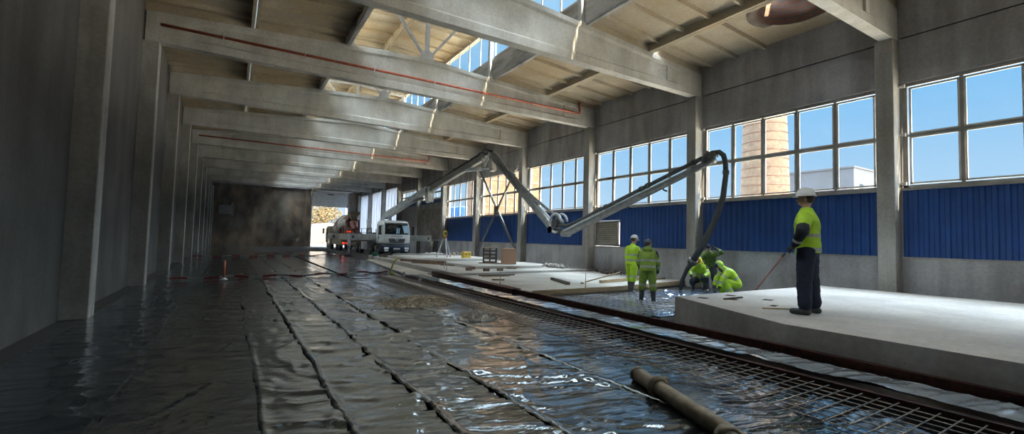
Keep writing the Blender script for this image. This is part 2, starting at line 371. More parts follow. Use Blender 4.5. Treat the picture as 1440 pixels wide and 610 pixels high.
# ------------------------------------------------------------------ ground and walls
struct(MB().box(-14, 15.6, -14, YB+.5, -.3, 0).build('floor', 'floor_ground'))
def wall_right():
    b = MB()
    for k in range(KMIN, KMAX):
        y0, y1 = YK(k)+.2, YK(k+1)+.2
        b.box(XW, XW+.3, y0+.012, y1-.012, 0, 1.36); b.box(XW-.03, XW+.3, y0+.2, y1-.2, 1.36, 1.41, 1)
    struct(b.build('wall_right', ['concrete_wall', 'concrete_plinth'])); b = MB()
    for k in range(KMIN, KMAX+1): struct(MB().box(XW+.021, XW+.3, YK(k)-.03, YK(k)+.43, 0, 7.3).build('wall_right', 'concrete_wall'))
    b = MB()
    for k in range(KMIN, KMAX):
        y0, y1 = YK(k)+.2, YK(k+1)+.2
        b.box(XW, XW+.3, y0+.012, y1-.012, 7.265, 8.35)
        b.box(XW+.06, XW+.28, y0, y1, 7.2, 7.3, 2)
        if k < 6: b.box(XW, XW+.3, y0+.012, y1-.012, 6.26 if k in (4, 5) else 6.02, 7.23)
        else: b.box(XW, XW+.3, y0+.012, y1-.012, 7.0, 7.23)
    b.box(XW, XW+.3, YK(KMAX), YB+.5, 7.0, 8.4)
    struct(b.build('wall_right', ['concrete_wall', 'concrete_plinth', 'floor_ground']))
    struct(MB().box(XW, XW+.3, YK(KMAX)+.25, YB+.5, 0, 7.0).build('wall_right', 'concrete_wall'))
wall_right()
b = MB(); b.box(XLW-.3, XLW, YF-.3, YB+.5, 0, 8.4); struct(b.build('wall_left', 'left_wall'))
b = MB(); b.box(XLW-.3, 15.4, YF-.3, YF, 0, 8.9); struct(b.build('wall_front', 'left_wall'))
# end wall with the gate opening
DX0, DX1, DZ, DT = 8.80, 13.45, 5.40, 7.35
b = MB(); b.box(XLW-.3, DX0, YB, YB+.4, 0, 9); b.box(DX1, 15.4, YB, YB+.4, 0, 9); b.box(DX0, DX1, YB, YB+.4, DT, 9)
b.box(DX0-.85, DX0, YB-.12, YB, 0, 7.9); b.box(XLW, DX0-.85, YB-.02, YB, 5.7, 5.74)
struct(b.build('wall_back', 'brown_wall'))
# gate: sectional door rolled up, its bottom panels hang in the opening
d1 = MB()
for i in range(3): d1.box(DX0+.02, DX1-.02, YB-.12, YB-.05, DZ+i*.64, DZ+.63+i*.64, bev=.01)
d1 = struct(d1.build('door_1', 'frame_white'))
b = MB(); b.box(DX0-.1, DX0+.02, YB-.25, YB-.03, 0, 7.4); b.box(DX1-.02, DX1+.1, YB-.25, YB-.03, 0, 7.4); b.build('guide_rail', 'steel_grey', d1)
b = MB(); b.box(DX0+.3, DX1-.1, YB-2.4, YB-.3, 7.34, 7.40); b.bar((DX0+.1, YB-.3, 7.42), (DX0+.1, YB-2.8, 7.42), .08, .1); b.bar((DX1-.05, YB-.3, 7.42), (DX1-.05, YB-2.8, 7.42), .08, .1)
b.build('rolled_panel', 'frame_white', d1)
b = MB(); b.box(10.7, 11.5, YB-.16, YB-.12, 7.0, 7.14); b.build('handle', 'timber_dark', d1)
# ------------------------------------------------------------------ windows, cladding
BAYS = {}
nwin = 0
def window(k, z0, z1, rows, first=None):
    global nwin
    nwin += 1
    y0, y1 = YK(k)+.42, YK(k+1)-.02
    f = MB(); X = XW+.08
    f.box(X-.02, X+.03, y0, y1, z0, z0+.09); f.box(X-.02, X+.03, y0, y1, z1-.10, z1); f.box(X-.02, X+.03, y0, y0+.12, z0, z1); f.box(X-.02, X+.03, y1-.12, y1, z0, z1)
    f.box(XW-.06, XW+.06, y0, y1, z0-.05, z0+.01)
    ys = [y1-.10-1.08*i for i in range(1, 5)]
    for y in ys: f.box(X-.02, X+.03, y-.035, y+.035, z0+.09, z1-.1)
    zs = [z0 + (z1-z0)*(i/rows) for i in range(1, rows)]
    for z in zs: f.box(X-.022, X+.032, y0+.12, y1-.12, z-.035, z+.035)
    o = struct(f.build('window_%d' % nwin, 'frame_grey')); o['label'] = 'white framed factory window'
    g = MB(); yy = [y0+.12]+sorted(ys)+[y1-.12]; zz = [z0+.09]+zs+[z1-.1]
    h = MB()
    for i in range(len(yy)-1):
        for j in range(len(zz)-1):
            a, c, d, e = yy[i]+.035, yy[i+1]-.035, zz[j]+.03, zz[j+1]-.03
            g.box(X+.008, X+.012, a, c, d, e)
            for q in ((a, a+.045, d, e), (c-.045, c, d, e), (a, c, d, d+.045), (a, c, e-.045, e)): h.box(X-.005, X+.025, *q)
    g.build('glass_panes', 'glass', o); h.build('sashes', 'frame_white', o)
mat('frame_grey', (.30,.29,.28), (.22,.21,.20), rough=.5, scale=3)
def corrugated(y0, y1, z0, z1, x, pitch=.2, depth=.03):
    m_ = MB(); n = max(4, int((y1-y0)/pitch)); vs = []; st = (y1-y0)/n
    prof = []
    for i in range(n):
        a = y0 + i*st; prof += [(a, 0), (a+st*.38, 0), (a+st*.5, depth), (a+st*.88, depth)]
    prof.append((y1, 0))
    for y, d in prof: vs += [(x-d, y, z0), (x-d, y, z1), (x+.02, y, z0), (x+.02, y, z1)]
    fs = []
    for i in range(len(prof)-1):
        q = 4*i; fs += [(q, q+1, q+5, q+4), (q+2, q+6, q+7, q+3), (q+1, q+3, q+7, q+5), (q, q+4, q+6, q+2)]
    e = 4*(len(prof)-1); fs += [(0, 2, 3, 1), (e, e+1, e+3, e+2)]
    return m_.add(vs, fs)
clad_lab = {-3: 'blue corrugated wall cladding beside the nearest column', -2: 'blue corrugated wall cladding right of the worker at the frame edge', -1: 'blue corrugated wall cladding behind the hanging rubber hose and red handled tool',
    0: 'blue corrugated wall cladding around the louvred vent behind the two standing workers', 1: 'blue corrugated wall cladding behind the low elbow of the pump boom',
    2: 'blue corrugated wall cladding behind the crossed steel braces', 3: 'blue corrugated wall cladding behind the survey tripod', 4: 'narrow blue cladding band under the small window above brown brickwork', 5: 'blue cladding band above grey sheet behind the pump truck'}
for k in range(-2, 6):
    y0, y1 = YK(k)+.42, YK(k+1)-.02
    z0, z1 = (4.62, 5.0) if k in (4, 5) else (1.40, 3.2)
    if k == 0:
        m_ = corrugated(y0, YK(1)-1.72, z0, z1, XW+.03); q = corrugated(YK(1)-1.72, y1, 2.62, z1, XW+.03); m_.add(q.v, q.f)
    else: m_ = corrugated(y0, y1, z0, z1, XW+.03)
    tag(m_.build('blue_cladding', 'blue_cladding', loc=(XW, (y0+y1)/2, z0)), clad_lab[k], 'wall cladding', 'blue cladding panels')
    window(k, 5.0 if k in (4, 5) else 3.2, 6.24 if k in (4, 5) else 6.02, 2)
# louvred vent in the cladding
y0, y1 = YK(1)-1.68, YK(1)-.1
v_ = thing('louvre_vent', 'grey slatted louvre vent set in the blue cladding', 'vent', (XW, (y0+y1)/2, 1.42))
b = MB()
for q in ((-.79,.79,0,.08), (-.79,.79,1.1,1.18), (-.79,-.70,0,1.18), (.70,.79,0,1.18)): b.box(-.05, .08, *q)
b.build('frame', 'frame_grey', v_)
b = MB()
for i in range(10):
    z = .1+i*.1; b.add([(-.03,-.7,z), (.05,-.7,z+.07), (.05,.7,z+.07), (-.03,.7,z), (-.03,-.7,z+.012), (.05,-.7,z+.082), (.05,.7,z+.082), (-.03,.7,z+.012)], [(0,1,2,3), (7,6,5,4), (0,3,7,4), (1,5,6,2), (0,4,5,1), (3,2,6,7)])
mat('slat_beige', (.50,.46,.38), rough=.6); b.build('slats', 'slat_beige', v_)
b = MB(); b.box(.085, .11, -.79, .79, 0, 1.18); b.build('sky_block_board', 'timber_brown', v_)  # added board, keeps the sky from shining through the slats
# lower wall of the far bays
b = MB(); b.box(XW+.0, XW+.25, YK(4)+.42, YK(5)-.02, 1.42, 4.14); b.box(XW-.05, XW+.25, YK(4)+.42, YK(5)-.02, 4.14, 4.64, 1)
tag(b.build('brick_infill_wall', ['brick_infill', 'concrete_plinth'], loc=(XW, YK(4.5), 1.42)), 'brown brick infill under a concrete lintel right of the pump truck', 'wall infill')
tag(corrugated(YK(5)+.42, YK(6)-.02, 1.42, 4.64, XW+.03, pitch=.25).build('sheet_cladding', 'grey_cladding', loc=(XW, YK(5.5), 1.42)), 'grey corrugated sheet wall directly behind the pump truck cab', 'wall cladding')
for k, lb in ((6, 'pale blue translucent wall panel nearest behind the boom foot'), (7, 'pale blue translucent wall panel between the mixer and the pump cab'), (8, 'pale blue translucent wall panel next to the end wall')):
    b = MB(); y0, y1 = YK(k)+.42, YK(k+1)-.02; b.add([(XW+.05,y0,1.40), (XW+.05,y1,1.40), (XW+.05,y1,7.02), (XW+.05,y0,7.02)], [(0,1,2,3)])
    for i in range(1, 5): b.box(XW+.03, XW+.09, y0+i*(y1-y0)/5-.02, y0+i*(y1-y0)/5+.02, 1.42, 7.0)
    tag(b.build('pale_wall_panel', 'pale_panel', loc=(XW, (y0+y1)/2, 1.42)), lb, 'wall panel', 'pale wall panels')

# ------------------------------------------------------------------ columns
rl = {-2: 'concrete column nearest the camera on the window wall', -1: 'second nearest concrete column on the window wall, right of the worker at the frame edge', 0: 'concrete column behind the hanging rubber hose', 1: 'concrete column behind the rising last arm of the pump boom, beside the louvre vent',
      2: 'concrete column at the near side of the steel cross brace', 3: 'concrete column at the far side of the steel cross brace', 4: 'concrete column behind the survey tripod',
      5: 'concrete column right of the boom between the two small windows', 6: 'concrete column just above and behind the pump truck cab', 7: 'concrete column left of the pump truck cab between pale panels', 8: 'far concrete column between pale panels above the mixer', 9: 'concrete column in the far corner beside the gate'}
def column(x0, x1, y, label, bracket):
    c = MB(); c.box(x0, x1, y, y+.40, 0, ZG, bev=.015); s_ = 1 if x0 < 3 else -1
    c.box(min(x0, x0), x1, y, y+.40, ZG, ZG+.02) if False else None
    o = tag(c.build('concrete_column', 'concrete_column', loc=(x0, y, 0)), label, 'column', 'concrete columns')
    if bracket:
        for z in (3.3, 4.6, 5.9):
            b = MB(); b.box(x1-x0-.1, x1-x0+.02, -.10, 0, z, z+.05); b.box(x1-x0-.1, x1-x0-.06, -.14, -.1, z-.02, z+.07)
            b.build('bracket', 'frame_white', o)
    return o
for k in range(-2, 10): column(XR, XW+.02, YK(k), rl[k], -1 <= k <= 4)
for k in range(-2, 10):
    column(XLW-.02, XL, YK(k), 'concrete column along the dark left wall of the hall', False)

# ------------------------------------------------------------------ roof girders
gl = {-2: 'concrete roof girder above the camera', -1: 'concrete roof girder just out of the top of the picture', 0: 'nearest and largest concrete roof girder across the top', 1: 'second roof girder, carrying the long red pipe with an upright end', 2: 'third roof girder, above the highest joint of the pump boom', 3: 'fourth roof girder from the front',
      4: 'fifth roof girder, carrying the far red pipe', 5: 'sixth roof girder from the front', 6: 'seventh roof girder from the front', 7: 'eighth roof girder from the front', 8: 'farthest roof girder, just before the end wall'}
def girder(k):
    y = YK(k); m_ = MB(); hf, hw = .15, .085
    xs = [XL-.35, XL+.6, XL+1.2, 0.3, 2.0, 4.2, XC-.6, XC, XC+.6, 8.3, 10.5, 12.2, XR-1.2, XR-.6, XR+.35]
    prof = []
    for x in xs:
        t = gtop(x) + (0 if abs(x-XC) > .5 else -.01)
        thick = hf if (x < XL+.7 or x > XR-.7) else hw
        prof.append((x, [(-hf, ZG), (-hf, ZG+.24), (-thick, ZG+.31), (-thick, t-.22), (-hf*1.0, t-.15), (-hf*1.0, t), (hf, t), (hf, t-.15), (thick, t-.22), (thick, ZG+.31), (hf, ZG+.24), (hf, ZG)]))
    vs = [(x, y+.15+p[0], p[1]) for x, ps in prof for p in ps]; n = 12
    fs = [(i*n+j, i*n+(j+1) % n, (i+1)*n+(j+1) % n, (i+1)*n+j) for i in range(len(prof)-1) for j in range(n)]
    fs += [tuple(range(n)), tuple((len(prof)-1)*n+j for j in range(n))]
    m_.add(vs, fs)
    for x in (XR-1.55,): m_.box(x, x+.22, y+.0, y+.15, ZG+.28, gtop(x)-.2)
    return tag(m_.build('roof_girder', 'concrete_girder', loc=(XC, y+.15, ZG)), gl[k], 'roof girder', 'concrete roof girders')
for k in range(-2, 9): girder(k)
b = MB(); b.box(XL-.3, XR+.3, YB-.35, YB-.02, ZG+.35, ZG+.95); struct(b.build('trim_1', 'concrete_wall'))

# ------------------------------------------------------------------ ribbed roof slabs
def slab_mesh(x0, x1, zf, ylen, hole=None):
    m_ = MB(); t = .30
    def bx(xa, xb, ya, yb, h0, h1):
        vs = [(x, y, zf(x)+h) for h in (h0, h1) for y in (ya, yb) for x in (xa, xb)]
        m_.add(vs, [(0,2,3,1), (4,5,7,6), (0,1,5,4), (2,6,7,3), (0,4,6,2), (1,3,7,5)])
    e = .012
    if hole is None: bx(x0+e, x1-e, e, ylen-e, t-.03, t+.03)
    else:
        cx, cy, r = hole; n = 32; ring = [(cx+r*math.cos(2*math.pi*i/n), cy+r*math.sin(2*math.pi*i/n)) for i in range(n)]; out = []
        for i in range(n):
            a = 2*math.pi*i/n; dx, dy = math.cos(a), math.sin(a); c_ = []
            if dx > 1e-6: c_.append((x1-e-cx)/dx)
            if dx < -1e-6: c_.append((x0+e-cx)/dx)
            if dy > 1e-6: c_.append((ylen-e-cy)/dy)
            if dy < -1e-6: c_.append((e-cy)/dy)
            q = min(c_); out.append((cx+dx*q, cy+dy*q))
        vs = [(x, y, zf(x)+h) for h in (t-.03, t+.03) for x, y in ring+out]; N = 2*n; fs = []
        for i in range(n):
            j = (i+1) % n; fs += [(i, j, n+j, n+i), (N+i, N+n+i, N+n+j, N+j), (i, N+i, N+j, j)]
        m_.add(vs, fs)
    for xa, xb in ((x0+e, x0+.11), (x1-.11, x1-e)): bx(xa, xb, e, ylen-e, 0, t)
    for ya, yb in ((e, .1), (ylen-.1, ylen-e)): bx(x0+.1, x1-.1, ya, yb, .02, t)
    for i in range(int(ylen)-0):
        y = .45+i*1.0
        if y > ylen-.3: break
        if hole and hole[1]-hole[2]-.05 < y < hole[1]+hole[2]+.05: continue
        vs = [(x, y+d, zf(x)+h) for h, w_ in ((.15, .035), (t-.02, .06)) for d in (-w_, w_) for x in (x0+.1, x1-.1)]
        m_.add(vs, [(0,2,3,1), (4,5,7,6), (0,1,5,4), (2,6,7,3), (0,4,6,2), (1,3,7,5)])
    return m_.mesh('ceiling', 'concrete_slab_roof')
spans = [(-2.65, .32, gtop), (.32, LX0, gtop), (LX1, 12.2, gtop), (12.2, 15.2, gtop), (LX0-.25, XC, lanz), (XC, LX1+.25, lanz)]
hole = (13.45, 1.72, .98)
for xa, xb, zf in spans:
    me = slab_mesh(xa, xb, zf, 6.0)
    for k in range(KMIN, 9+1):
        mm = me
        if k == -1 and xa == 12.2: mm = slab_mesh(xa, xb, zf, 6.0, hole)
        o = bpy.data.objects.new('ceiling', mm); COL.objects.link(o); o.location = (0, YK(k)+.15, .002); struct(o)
# brick curb around the hole in the roof
b = MB(); b.pipe((hole[0], YK(-1)+.15+hole[1], gtop(hole[0])+.24), (hole[0], YK(-1)+.15+hole[1], gtop(hole[0])+1.25), 1.22, .97, n=32)
hs = tag(b.build('roof_shaft', 'brick_shaft', loc=(hole[0], YK(-1)+.15+hole[1], gtop(hole[0])+.24)), 'round brick shaft above the hole broken in the roof', 'roof opening')
b = MB(); b.box(-1.25, .35, -1.2, 1.2, 1.02, 1.08); b.box(.5, 1.2, -1.2, 1.2, 1.02, 1.08); b.build('cover_board', 'timber_brown', hs)
# ------------------------------------------------------------------ roof lantern
nl = nwin
def lantern_side(k, x, s_):
    global nwin
    nwin += 1
    y0, y1 = YK(k)+.25, YK(k+1)+.05
    f = MB(); z0, z1 = 9.42, 10.92
    f.box(x-.022, x+.022, y0, y1, z0, z0+.06); f.box(x-.022, x+.022, y0, y1, z1-.06, z1)
    ys = [y0+.03+i*(y1-y0-.06)/5 for i in range(6)]
    for y in ys: f.box(x-.02, x+.02, y-.03, y+.03, z0, z1)
    o = struct(f.build('window_%d' % nwin, 'frame_white'))
    g = MB()
    for i in range(5): g.box(x-.004, x+.004, ys[i]+.03, ys[i+1]-.03, z0+.06, z1-.06)
    g.build('glass_panes', 'glass', o)
    c = MB(); c.box(x-.06, x+.06, YK(k)+.16, YK(k+1)+.14, gtop(x)-.02, 9.40); c.box(x-.09, x+.09, YK(k)+.16, YK(k+1)+.14, gtop(x)+.0, gtop(x)+.28)
    struct(c.build('trim_%d' % (2+nwin), 'curb_paint'))
concrete('curb_paint', (.62,.62,.61), dark=.4, sdir=(1,.3,1.5))
for k in range(KMIN, 9):
    lantern_side(k, LX1+.06, 1); lantern_side(k, LX0-.06, -1)
for x in (LX0, LX1):
    pass
b = MB(); b.prism([(LX0-.1, 8.3), (LX1+.1, 8.3), (LX1+.1, 10.95), (XC, 11.2), (LX0-.1, 10.95)], 'y', YB, YB+.2); struct(b.build('wall_lantern_end', 'concrete_wall'))
b = MB(); b.prism([(LX0-.1, 8.3), (LX1+.1, 8.3), (LX1+.1, 10.95), (XC, 11.2), (LX0-.1, 10.95)], 'y', YK(KMIN), YK(KMIN)+.2); struct(b.build('wall_lantern_front', 'concrete_wall'))
ll = {0: 'lantern truss on the nearest girder', 1: 'lantern truss with V shaped struts on the second girder', 2: 'lantern truss on the third girder', 3: 'lantern truss on the fourth girder'}
def truss(k):
    t = thing('lantern_truss', 'grey steel lantern truss standing on the %s girder' % ['nearest', 'second', 'third', 'fourth', 'fifth', 'sixth', 'seventh', 'eighth', 'ninth'][k] if k >= 0 else 'grey steel lantern truss on girder %s the picture top' % ('above' if k == -1 else 'far above'), 'roof truss', (XC, YK(k)+.15, gtop(XC)), 0, 'steel lantern trusses')
    zt = gtop(XC); zl = lambda x: lanz(x) - zt - .09
    b = MB(); b.bar((0,0,.02), (0,0,zl(XC)), .16, .12, up=(0,1,0)); b.build('centre_post', 'steel_pale', t)
    for s_ in (-1, 1):
        b = MB(); b.bar((s_*.12,0,.12), (s_*1.75,0,lanz(XC+1.75)-zt-.12), .10, .08, up=(0,1,0)); b.build('strut', 'steel_pale', t)
        xe = (LX1-.1 if s_ > 0 else LX0+.1) - XC
        b = MB(); b.bar((xe,0,gtop(XC+xe)-zt+.02), (xe,0,lanz(XC+xe)-zt-.1), .16, .14, up=(0,1,0)); b.box(xe-.16, xe+.16, -.14, .14, gtop(XC+xe)-zt, gtop(XC+xe)-zt+.05); b.build('edge_post', 'steel_pale', t)
        b = MB(); b.bar((0,0,lanz(XC)-zt-.07), (xe*1.02,0,lanz(XC+xe)-zt-.07), .12, .14); b.build('chord', 'steel_pale', t)
    b = MB(); b.prism([(-.26,.0), (.26,.0), (.26,.1), (.14,.36), (-.14,.36), (-.26,.1)], 'y', -.075, .075); b.build('gusset_plate', 'steel_pale', t)
for k in range(-2, 9): truss(k)
# ------------------------------------------------------------------ plastic sheeting over the left floor
def ygrid(y0, y1):
    ys = [y0]
    while ys[-1] < y1: ys.append(ys[-1] + max(.02, .0075*abs(ys[-1])))
    ys[-1] = y1; return np.array(ys)
def sheet(name, x0, x1, y0, y1, z, lip, label, seed, matn='black_film', amp=1.0, step=.024, right_lip=False, skew=0.0):
    xs = np.linspace(x0, x1, max(3, int((x1-x0)/step)+1)); ys = ygrid(y0, y1)
    Xg, Yg = np.meshgrid(xs, ys); wob = .05*(fbm(Yg*.9+seed*3.1, Yg*0+seed, 3)-.45)
    edge = np.clip(1-(Xg-x0)/.14, 0, 1); Xw = Xg + wob*2*np.clip(1-(Xg-x0)/.5, 0, 1) + skew*np.maximum(0, Yg-5.2)
    wx = fbm(Xw*.7+11, Yg*.7+seed, 3)*2.2
    h = .012*ridged(Xw*.35+wx*.5+seed*7.7, Yg*1.2+Xw*.4+wx, 3)
    h += .075*np.maximum(0, ridged(Xw*.45+wx*.6+seed*3.3, Yg*2.2+Xw*.8+wx*1.2, 2)-.40)     # long cross folds
    h += .038*np.maximum(0, ridged(Xw*.6+wx+seed*1.7, Yg*4.5+Xw*1.5+wx*1.8, 2)-.33)
    h += .018*np.maximum(0, ridged(Xw*2.2-Yg*1.2+wx*2+seed, Yg*8+Xw*2.5+wx*2.6, 2)-.38)
    h += .09*np.maximum(0, ridged(Xw*1.3-Yg*.5+wx*.5+seed, Yg*.6+Xw*.5+wx*.6, 2)-.52)     # slanting folds
    h += .006*ridged(Xw*3+wx*2, Yg*11+seed-wx*3, 2)
    fade = np.clip(1.15-Yg/60, .5, 1)
    h *= amp*fade
    if lip:
        u = (Xg-x0)/(.06+.07*fbm(Yg*2.1+seed*2, Yg*0+1.2, 2)); prof = np.where(u < .3, u/.3, np.clip(1-(u-.3)/.7, 0, 1)**1.5)
        h += lip*prof*(.35+1.1*fbm(Yg*1.4+seed, Yg*0+2.2, 3))
    Z = z + h
    v = np.stack([Xw, Yg, Z], -1).reshape(-1, 3); ny, nx = Xg.shape
    i = (np.arange(ny-1)[:, None]*nx + np.arange(nx-1)[None, :]).reshape(-1)
    f = np.stack([i, i+1, i+nx+1, i+nx], -1)
    me = bpy.data.meshes.new(name); me.from_pydata(v.tolist(), [], f.tolist()); me.update()
    me.polygons.foreach_set('use_smooth', [True]*len(f)); me.materials.append(M[matn])
    o = bpy.data.objects.new(name, me); COL.objects.link(o)
    return tag(o, label, 'plastic sheet', 'plastic sheets on the floor')
bounds = [(-2.15, -.86, 'black plastic sheet along the dark left wall'), (-.90, .30, 'dark black plastic sheet at the left edge of the picture, left of a thin seam'), (.26, .93, 'narrow black plastic sheet right of the thin seam near the left edge'),
    (.89, 1.66, 'black plastic sheet right of the first thick raised fold'), (1.62, 2.40, 'black plastic sheet between the two raised folds in the middle of the floor'), (2.36, 3.72, 'shiny black plastic sheet below the heap of gravel'), (3.66, 5.54, 'blue glinting plastic sheet under the steel delivery pipe and the mesh')]
for i, (a, c, lb) in enumerate(bounds):
    sheet('plastic_sheet', a, c, -2.0, 17.5 if i == 6 else 44 if i > 3 else 62, .004+.004*i, [.015, .01, .012, .036, .03, .024, .02][i], lb, i+1, amp=[.8, .9, 1, 1.15, 1.2, 1.15, .8][i])
sheet('plastic_sheet', 3.66, 7.0, 17.3, 46, .036, .03, 'far plastic sheet shining with light from the gate, left of the slabs', 12, amp=.8, step=.06, skew=.012)
# clear film in the working pit
sheet('plastic_sheet', 7.0, 14.6, 6.75, 10.15, .012, .02, 'blue glinting wrinkled film under the boots of the workers', 21, 'clear_film', 2.0, .035)
# ------------------------------------------------------------------ steel mesh
def rebar_mat(x0, x1, y0, y1, z, px, py, label, r=.006):
    b = MB(); x = x0+.03; i = 0
    while x < x1: b.tube([(x, y0, z), (x, y1, z)], r, 5); x += px
    y = y0+.05
    while y < y1: b.tube([(x0-.05, y, z+2*r), (x1+.02, y+.02, z+2*r)], r, 5); y += py
    return tag(b.build('reinforcing_mesh', 'rebar', loc=((x0+x1)/2, (y0+y1)/2, z)), label, 'steel mesh', 'steel reinforcing mesh')
rebar_mat(4.36, 5.5, 1.0, 5.9, .12, .15, .15, 'steel reinforcing mesh beside the near formwork channel, right of the delivery pipe')
rebar_mat(4.40, 5.5, 5.7, 11.2, .12, .15, .15, 'steel reinforcing mesh between the small gravel heap and the formwork channel')
rebar_mat(4.50, 5.5, 11.0, 17.2, .12, .15, .15, 'far steel reinforcing mesh reaching to the yellow hose')
rebar_mat(6.95, 10.6, 6.9, 10.0, .085, .2, .2, 'steel reinforcing mesh lying on the blue film in front of the standing workers', .005)
# ------------------------------------------------------------------ formwork channels and the film covered strip
def channel(x, y0, y1, z, h, w, label, x2=None, group='steel formwork channels', face=-1):
    """U channel on its back edge: web plus two flanges, along Y (optionally drifting in X)"""
    x2 = x if x2 is None else x2; t = .012; pr = [(0,0), (w,0), (w,t), (t,t), (t,h-t), (w,h-t), (w,h), (0,h)]; vs = []
    for X, Y in ((x, y0), (x2, y1)): vs += [(X + a, Y, z+c) for a, c in pr]
    n = 8; fs = [(i, (i+1) % n, n+(i+1) % n, n+i) for i in range(n)] + [tuple(range(n)), tuple(range(2*n-1, n-1, -1))]
    m_ = MB(); m_.add(vs, fs); m_.tube([((x+.004), y0, z+h), (x2+.004, y1, z+h)], .006, 5); m_.tube([(x+w-.004, y0, z+h), (x2+w-.004, y1, z+h)], .006, 5)
    return tag(m_.build('formwork_channel', 'steel_rust', loc=((x+x2)/2, (y0+y1)/2, z)), label, 'formwork beam', group)
channel(5.57, .2, 5.4, 0, .148, .075, 'near rusty formwork channel along the steel mesh at the right edge')
channel(5.57, 5.41, 11.6, 0, .148, .075, 'middle rusty formwork channel in the row beside the steel mesh')
channel(5.57, 11.61, 17.0, 0, .148, .075, 'far rusty formwork channel in the row, ending near the yellow hose')
for i, (dx, z) in enumerate(((0, .0), (.09, .0), (.045, .125))):
    channel(6.37+dx, .3, 10.6, z, .12, .08, ['rusty channel lying in front of the concrete block, nearest side', 'rusty channel lying tight along the foot of the concrete block', 'rusty channel stacked on top of the pair along the concrete block'][i], x2=6.62+dx, group='stacked channels')
for i in range(6):
    channel(6.60+.10*(i % 3), 10.65, 17.9-.15*i, .02+.12*(i//3), .11, .085, ['nearest lower', 'middle lower', 'inner lower', 'nearest upper', 'middle upper', 'inner upper'][i]+' channel in the rusty bundle along the edge of the pale slab', x2=6.95+.10*(i % 3), group='bundle of channels')
b = MB(); b.add([(5.83,.2,0), (6.27,.2,0), (6.27,.2,.155), (5.83,.2,.155), (5.83,17.1,0), (6.44,17.1,0), (6.44,17.1,.155), (5.83,17.1,.155)], [(3,2,1,0), (4,5,6,7), (0,1,5,4), (1,2,6,5), (2,3,7,6), (3,0,4,7)])
tag(b.build('concrete_strip', 'concrete_plinth', loc=(6.05, 8.6, 0)), 'low concrete strip between the two lines of rusty channels', 'concrete strip')
plastic_film('strip_film', (.42,.46,.52), .08, .25, .25, scale=3, dirt=(.50,.51,.51), spec=.9)
st = sheet('plastic_sheet', 5.81, 6.34, .25, 17.0, .158, 0, 'pale clear film covering the concrete strip between the channels', 31, 'strip_film', .7, .03)
for (x, y) in ((5.5, 16.6), (5.5, 14.9)):
    b = MB(); b.box(x, x+.06, y, y+.06, 0, .3); b.box(x-.03, x+.12, y+.01, y+.05, .14, .19)
    tag(b.build('formwork_clamp', 'steel_pale', loc=(x, y, 0)), 'small grey clamp post at the channel ends, %s the yellow hose' % ('right beside' if y > 16 else 'a step nearer than'), 'clamp', 'clamp posts')
# ------------------------------------------------------------------ concrete block with pockets
bp_ = [(7.84, 6.27), (7.18, 4.75), (6.62, 3.45), (6.62, .5), (14.3, .5), (14.3, 6.45)]
def block():
    holes = [(8.18, 5.86, .10, .10), (9.19, 5.92, .11, .10), (8.56, 5.47, .10, .10), (9.25, 5.15, .11, .09), (8.46, 4.60, .11, .05), (0,0,0,0)]
    bm = bmesh.new(); h = .52
    lo = [bm.verts.new((x, y, 0)) for x, y in bp_]; hi = [bm.verts.new((x, y, h)) for x, y in bp_]
    bm.faces.new(lo[::-1]); n = len(bp_)
    for i in range(n): bm.faces.new((lo[i], lo[(i+1) % n], hi[(i+1) % n], hi[i]))
    edges = [bm.edges.get((hi[i], hi[(i+1) % n])) for i in range(n)]
    pockets = []
    for cx, cy, rx, ry in holes[:5]:
        ang = .25; q = [(-rx,-ry), (rx,-ry), (rx,ry), (-rx,ry)]
        vs = [bm.verts.new((cx+a*math.cos(ang)-c*math.sin(ang), cy+a*math.sin(ang)+c*math.cos(ang), h)) for a, c in q]
        edges += [bm.edges.new((vs[i], vs[(i+1) % 4])) for i in range(4)]; pockets.append(vs)
    r = bmesh.ops.triangle_fill(bm, use_beauty=True, use_dissolve=False, edges=edges)
    for f in list(bm.faces):
        if all(abs(v.co.z-h) < 1e-5 for v in f.verts):
            c = f.calc_center_median()
            f.material_index = 1
            for vs in pockets:
                if all(v in vs for v in f.verts): bm.faces.remove(f); break
    for vs in pockets:
        b_ = [bm.verts.new(v.co - Vector((0, 0, .3))) for v in vs]
        for i in range(4):
            f = bm.faces.new((vs[i], vs[(i+1) % 4], b_[(i+1) % 4], b_[i])); f.material_index = 2
        f = bm.faces.new(b_); f.material_index = 2
    bmesh.ops.recalc_face_normals(bm, faces=bm.faces)
    me = bpy.data.meshes.new('concrete_block'); bm.to_mesh(me); bm.free()
    for m_ in ('concrete_block', 'concrete_block_top', 'timber_dark'): me.materials.append(M[m_])
    o = bpy.data.objects.new('concrete_block', me); COL.objects.link(o)
    return tag(o, 'big low concrete block with square pockets in its pale top', 'concrete block')
block()
b = MB(); b.bar((8.35, 5.5, .535), (9.0, 5.55, .535), .06, .03); tag(b.build('timber_strip', 'timber_dark', loc=(8.67, 5.5, .52)), 'short dark strip lying between the pockets on the concrete block', 'strip')
b = MB(); b.bar((7.85, 4.45, .53), (8.6, 3.95, .53), .05, .02); tag(b.build('timber_strip', 'timber', loc=(8.2, 4.2, .52)), 'pale wood strip on the concrete block by the boots at the right edge', 'strip')
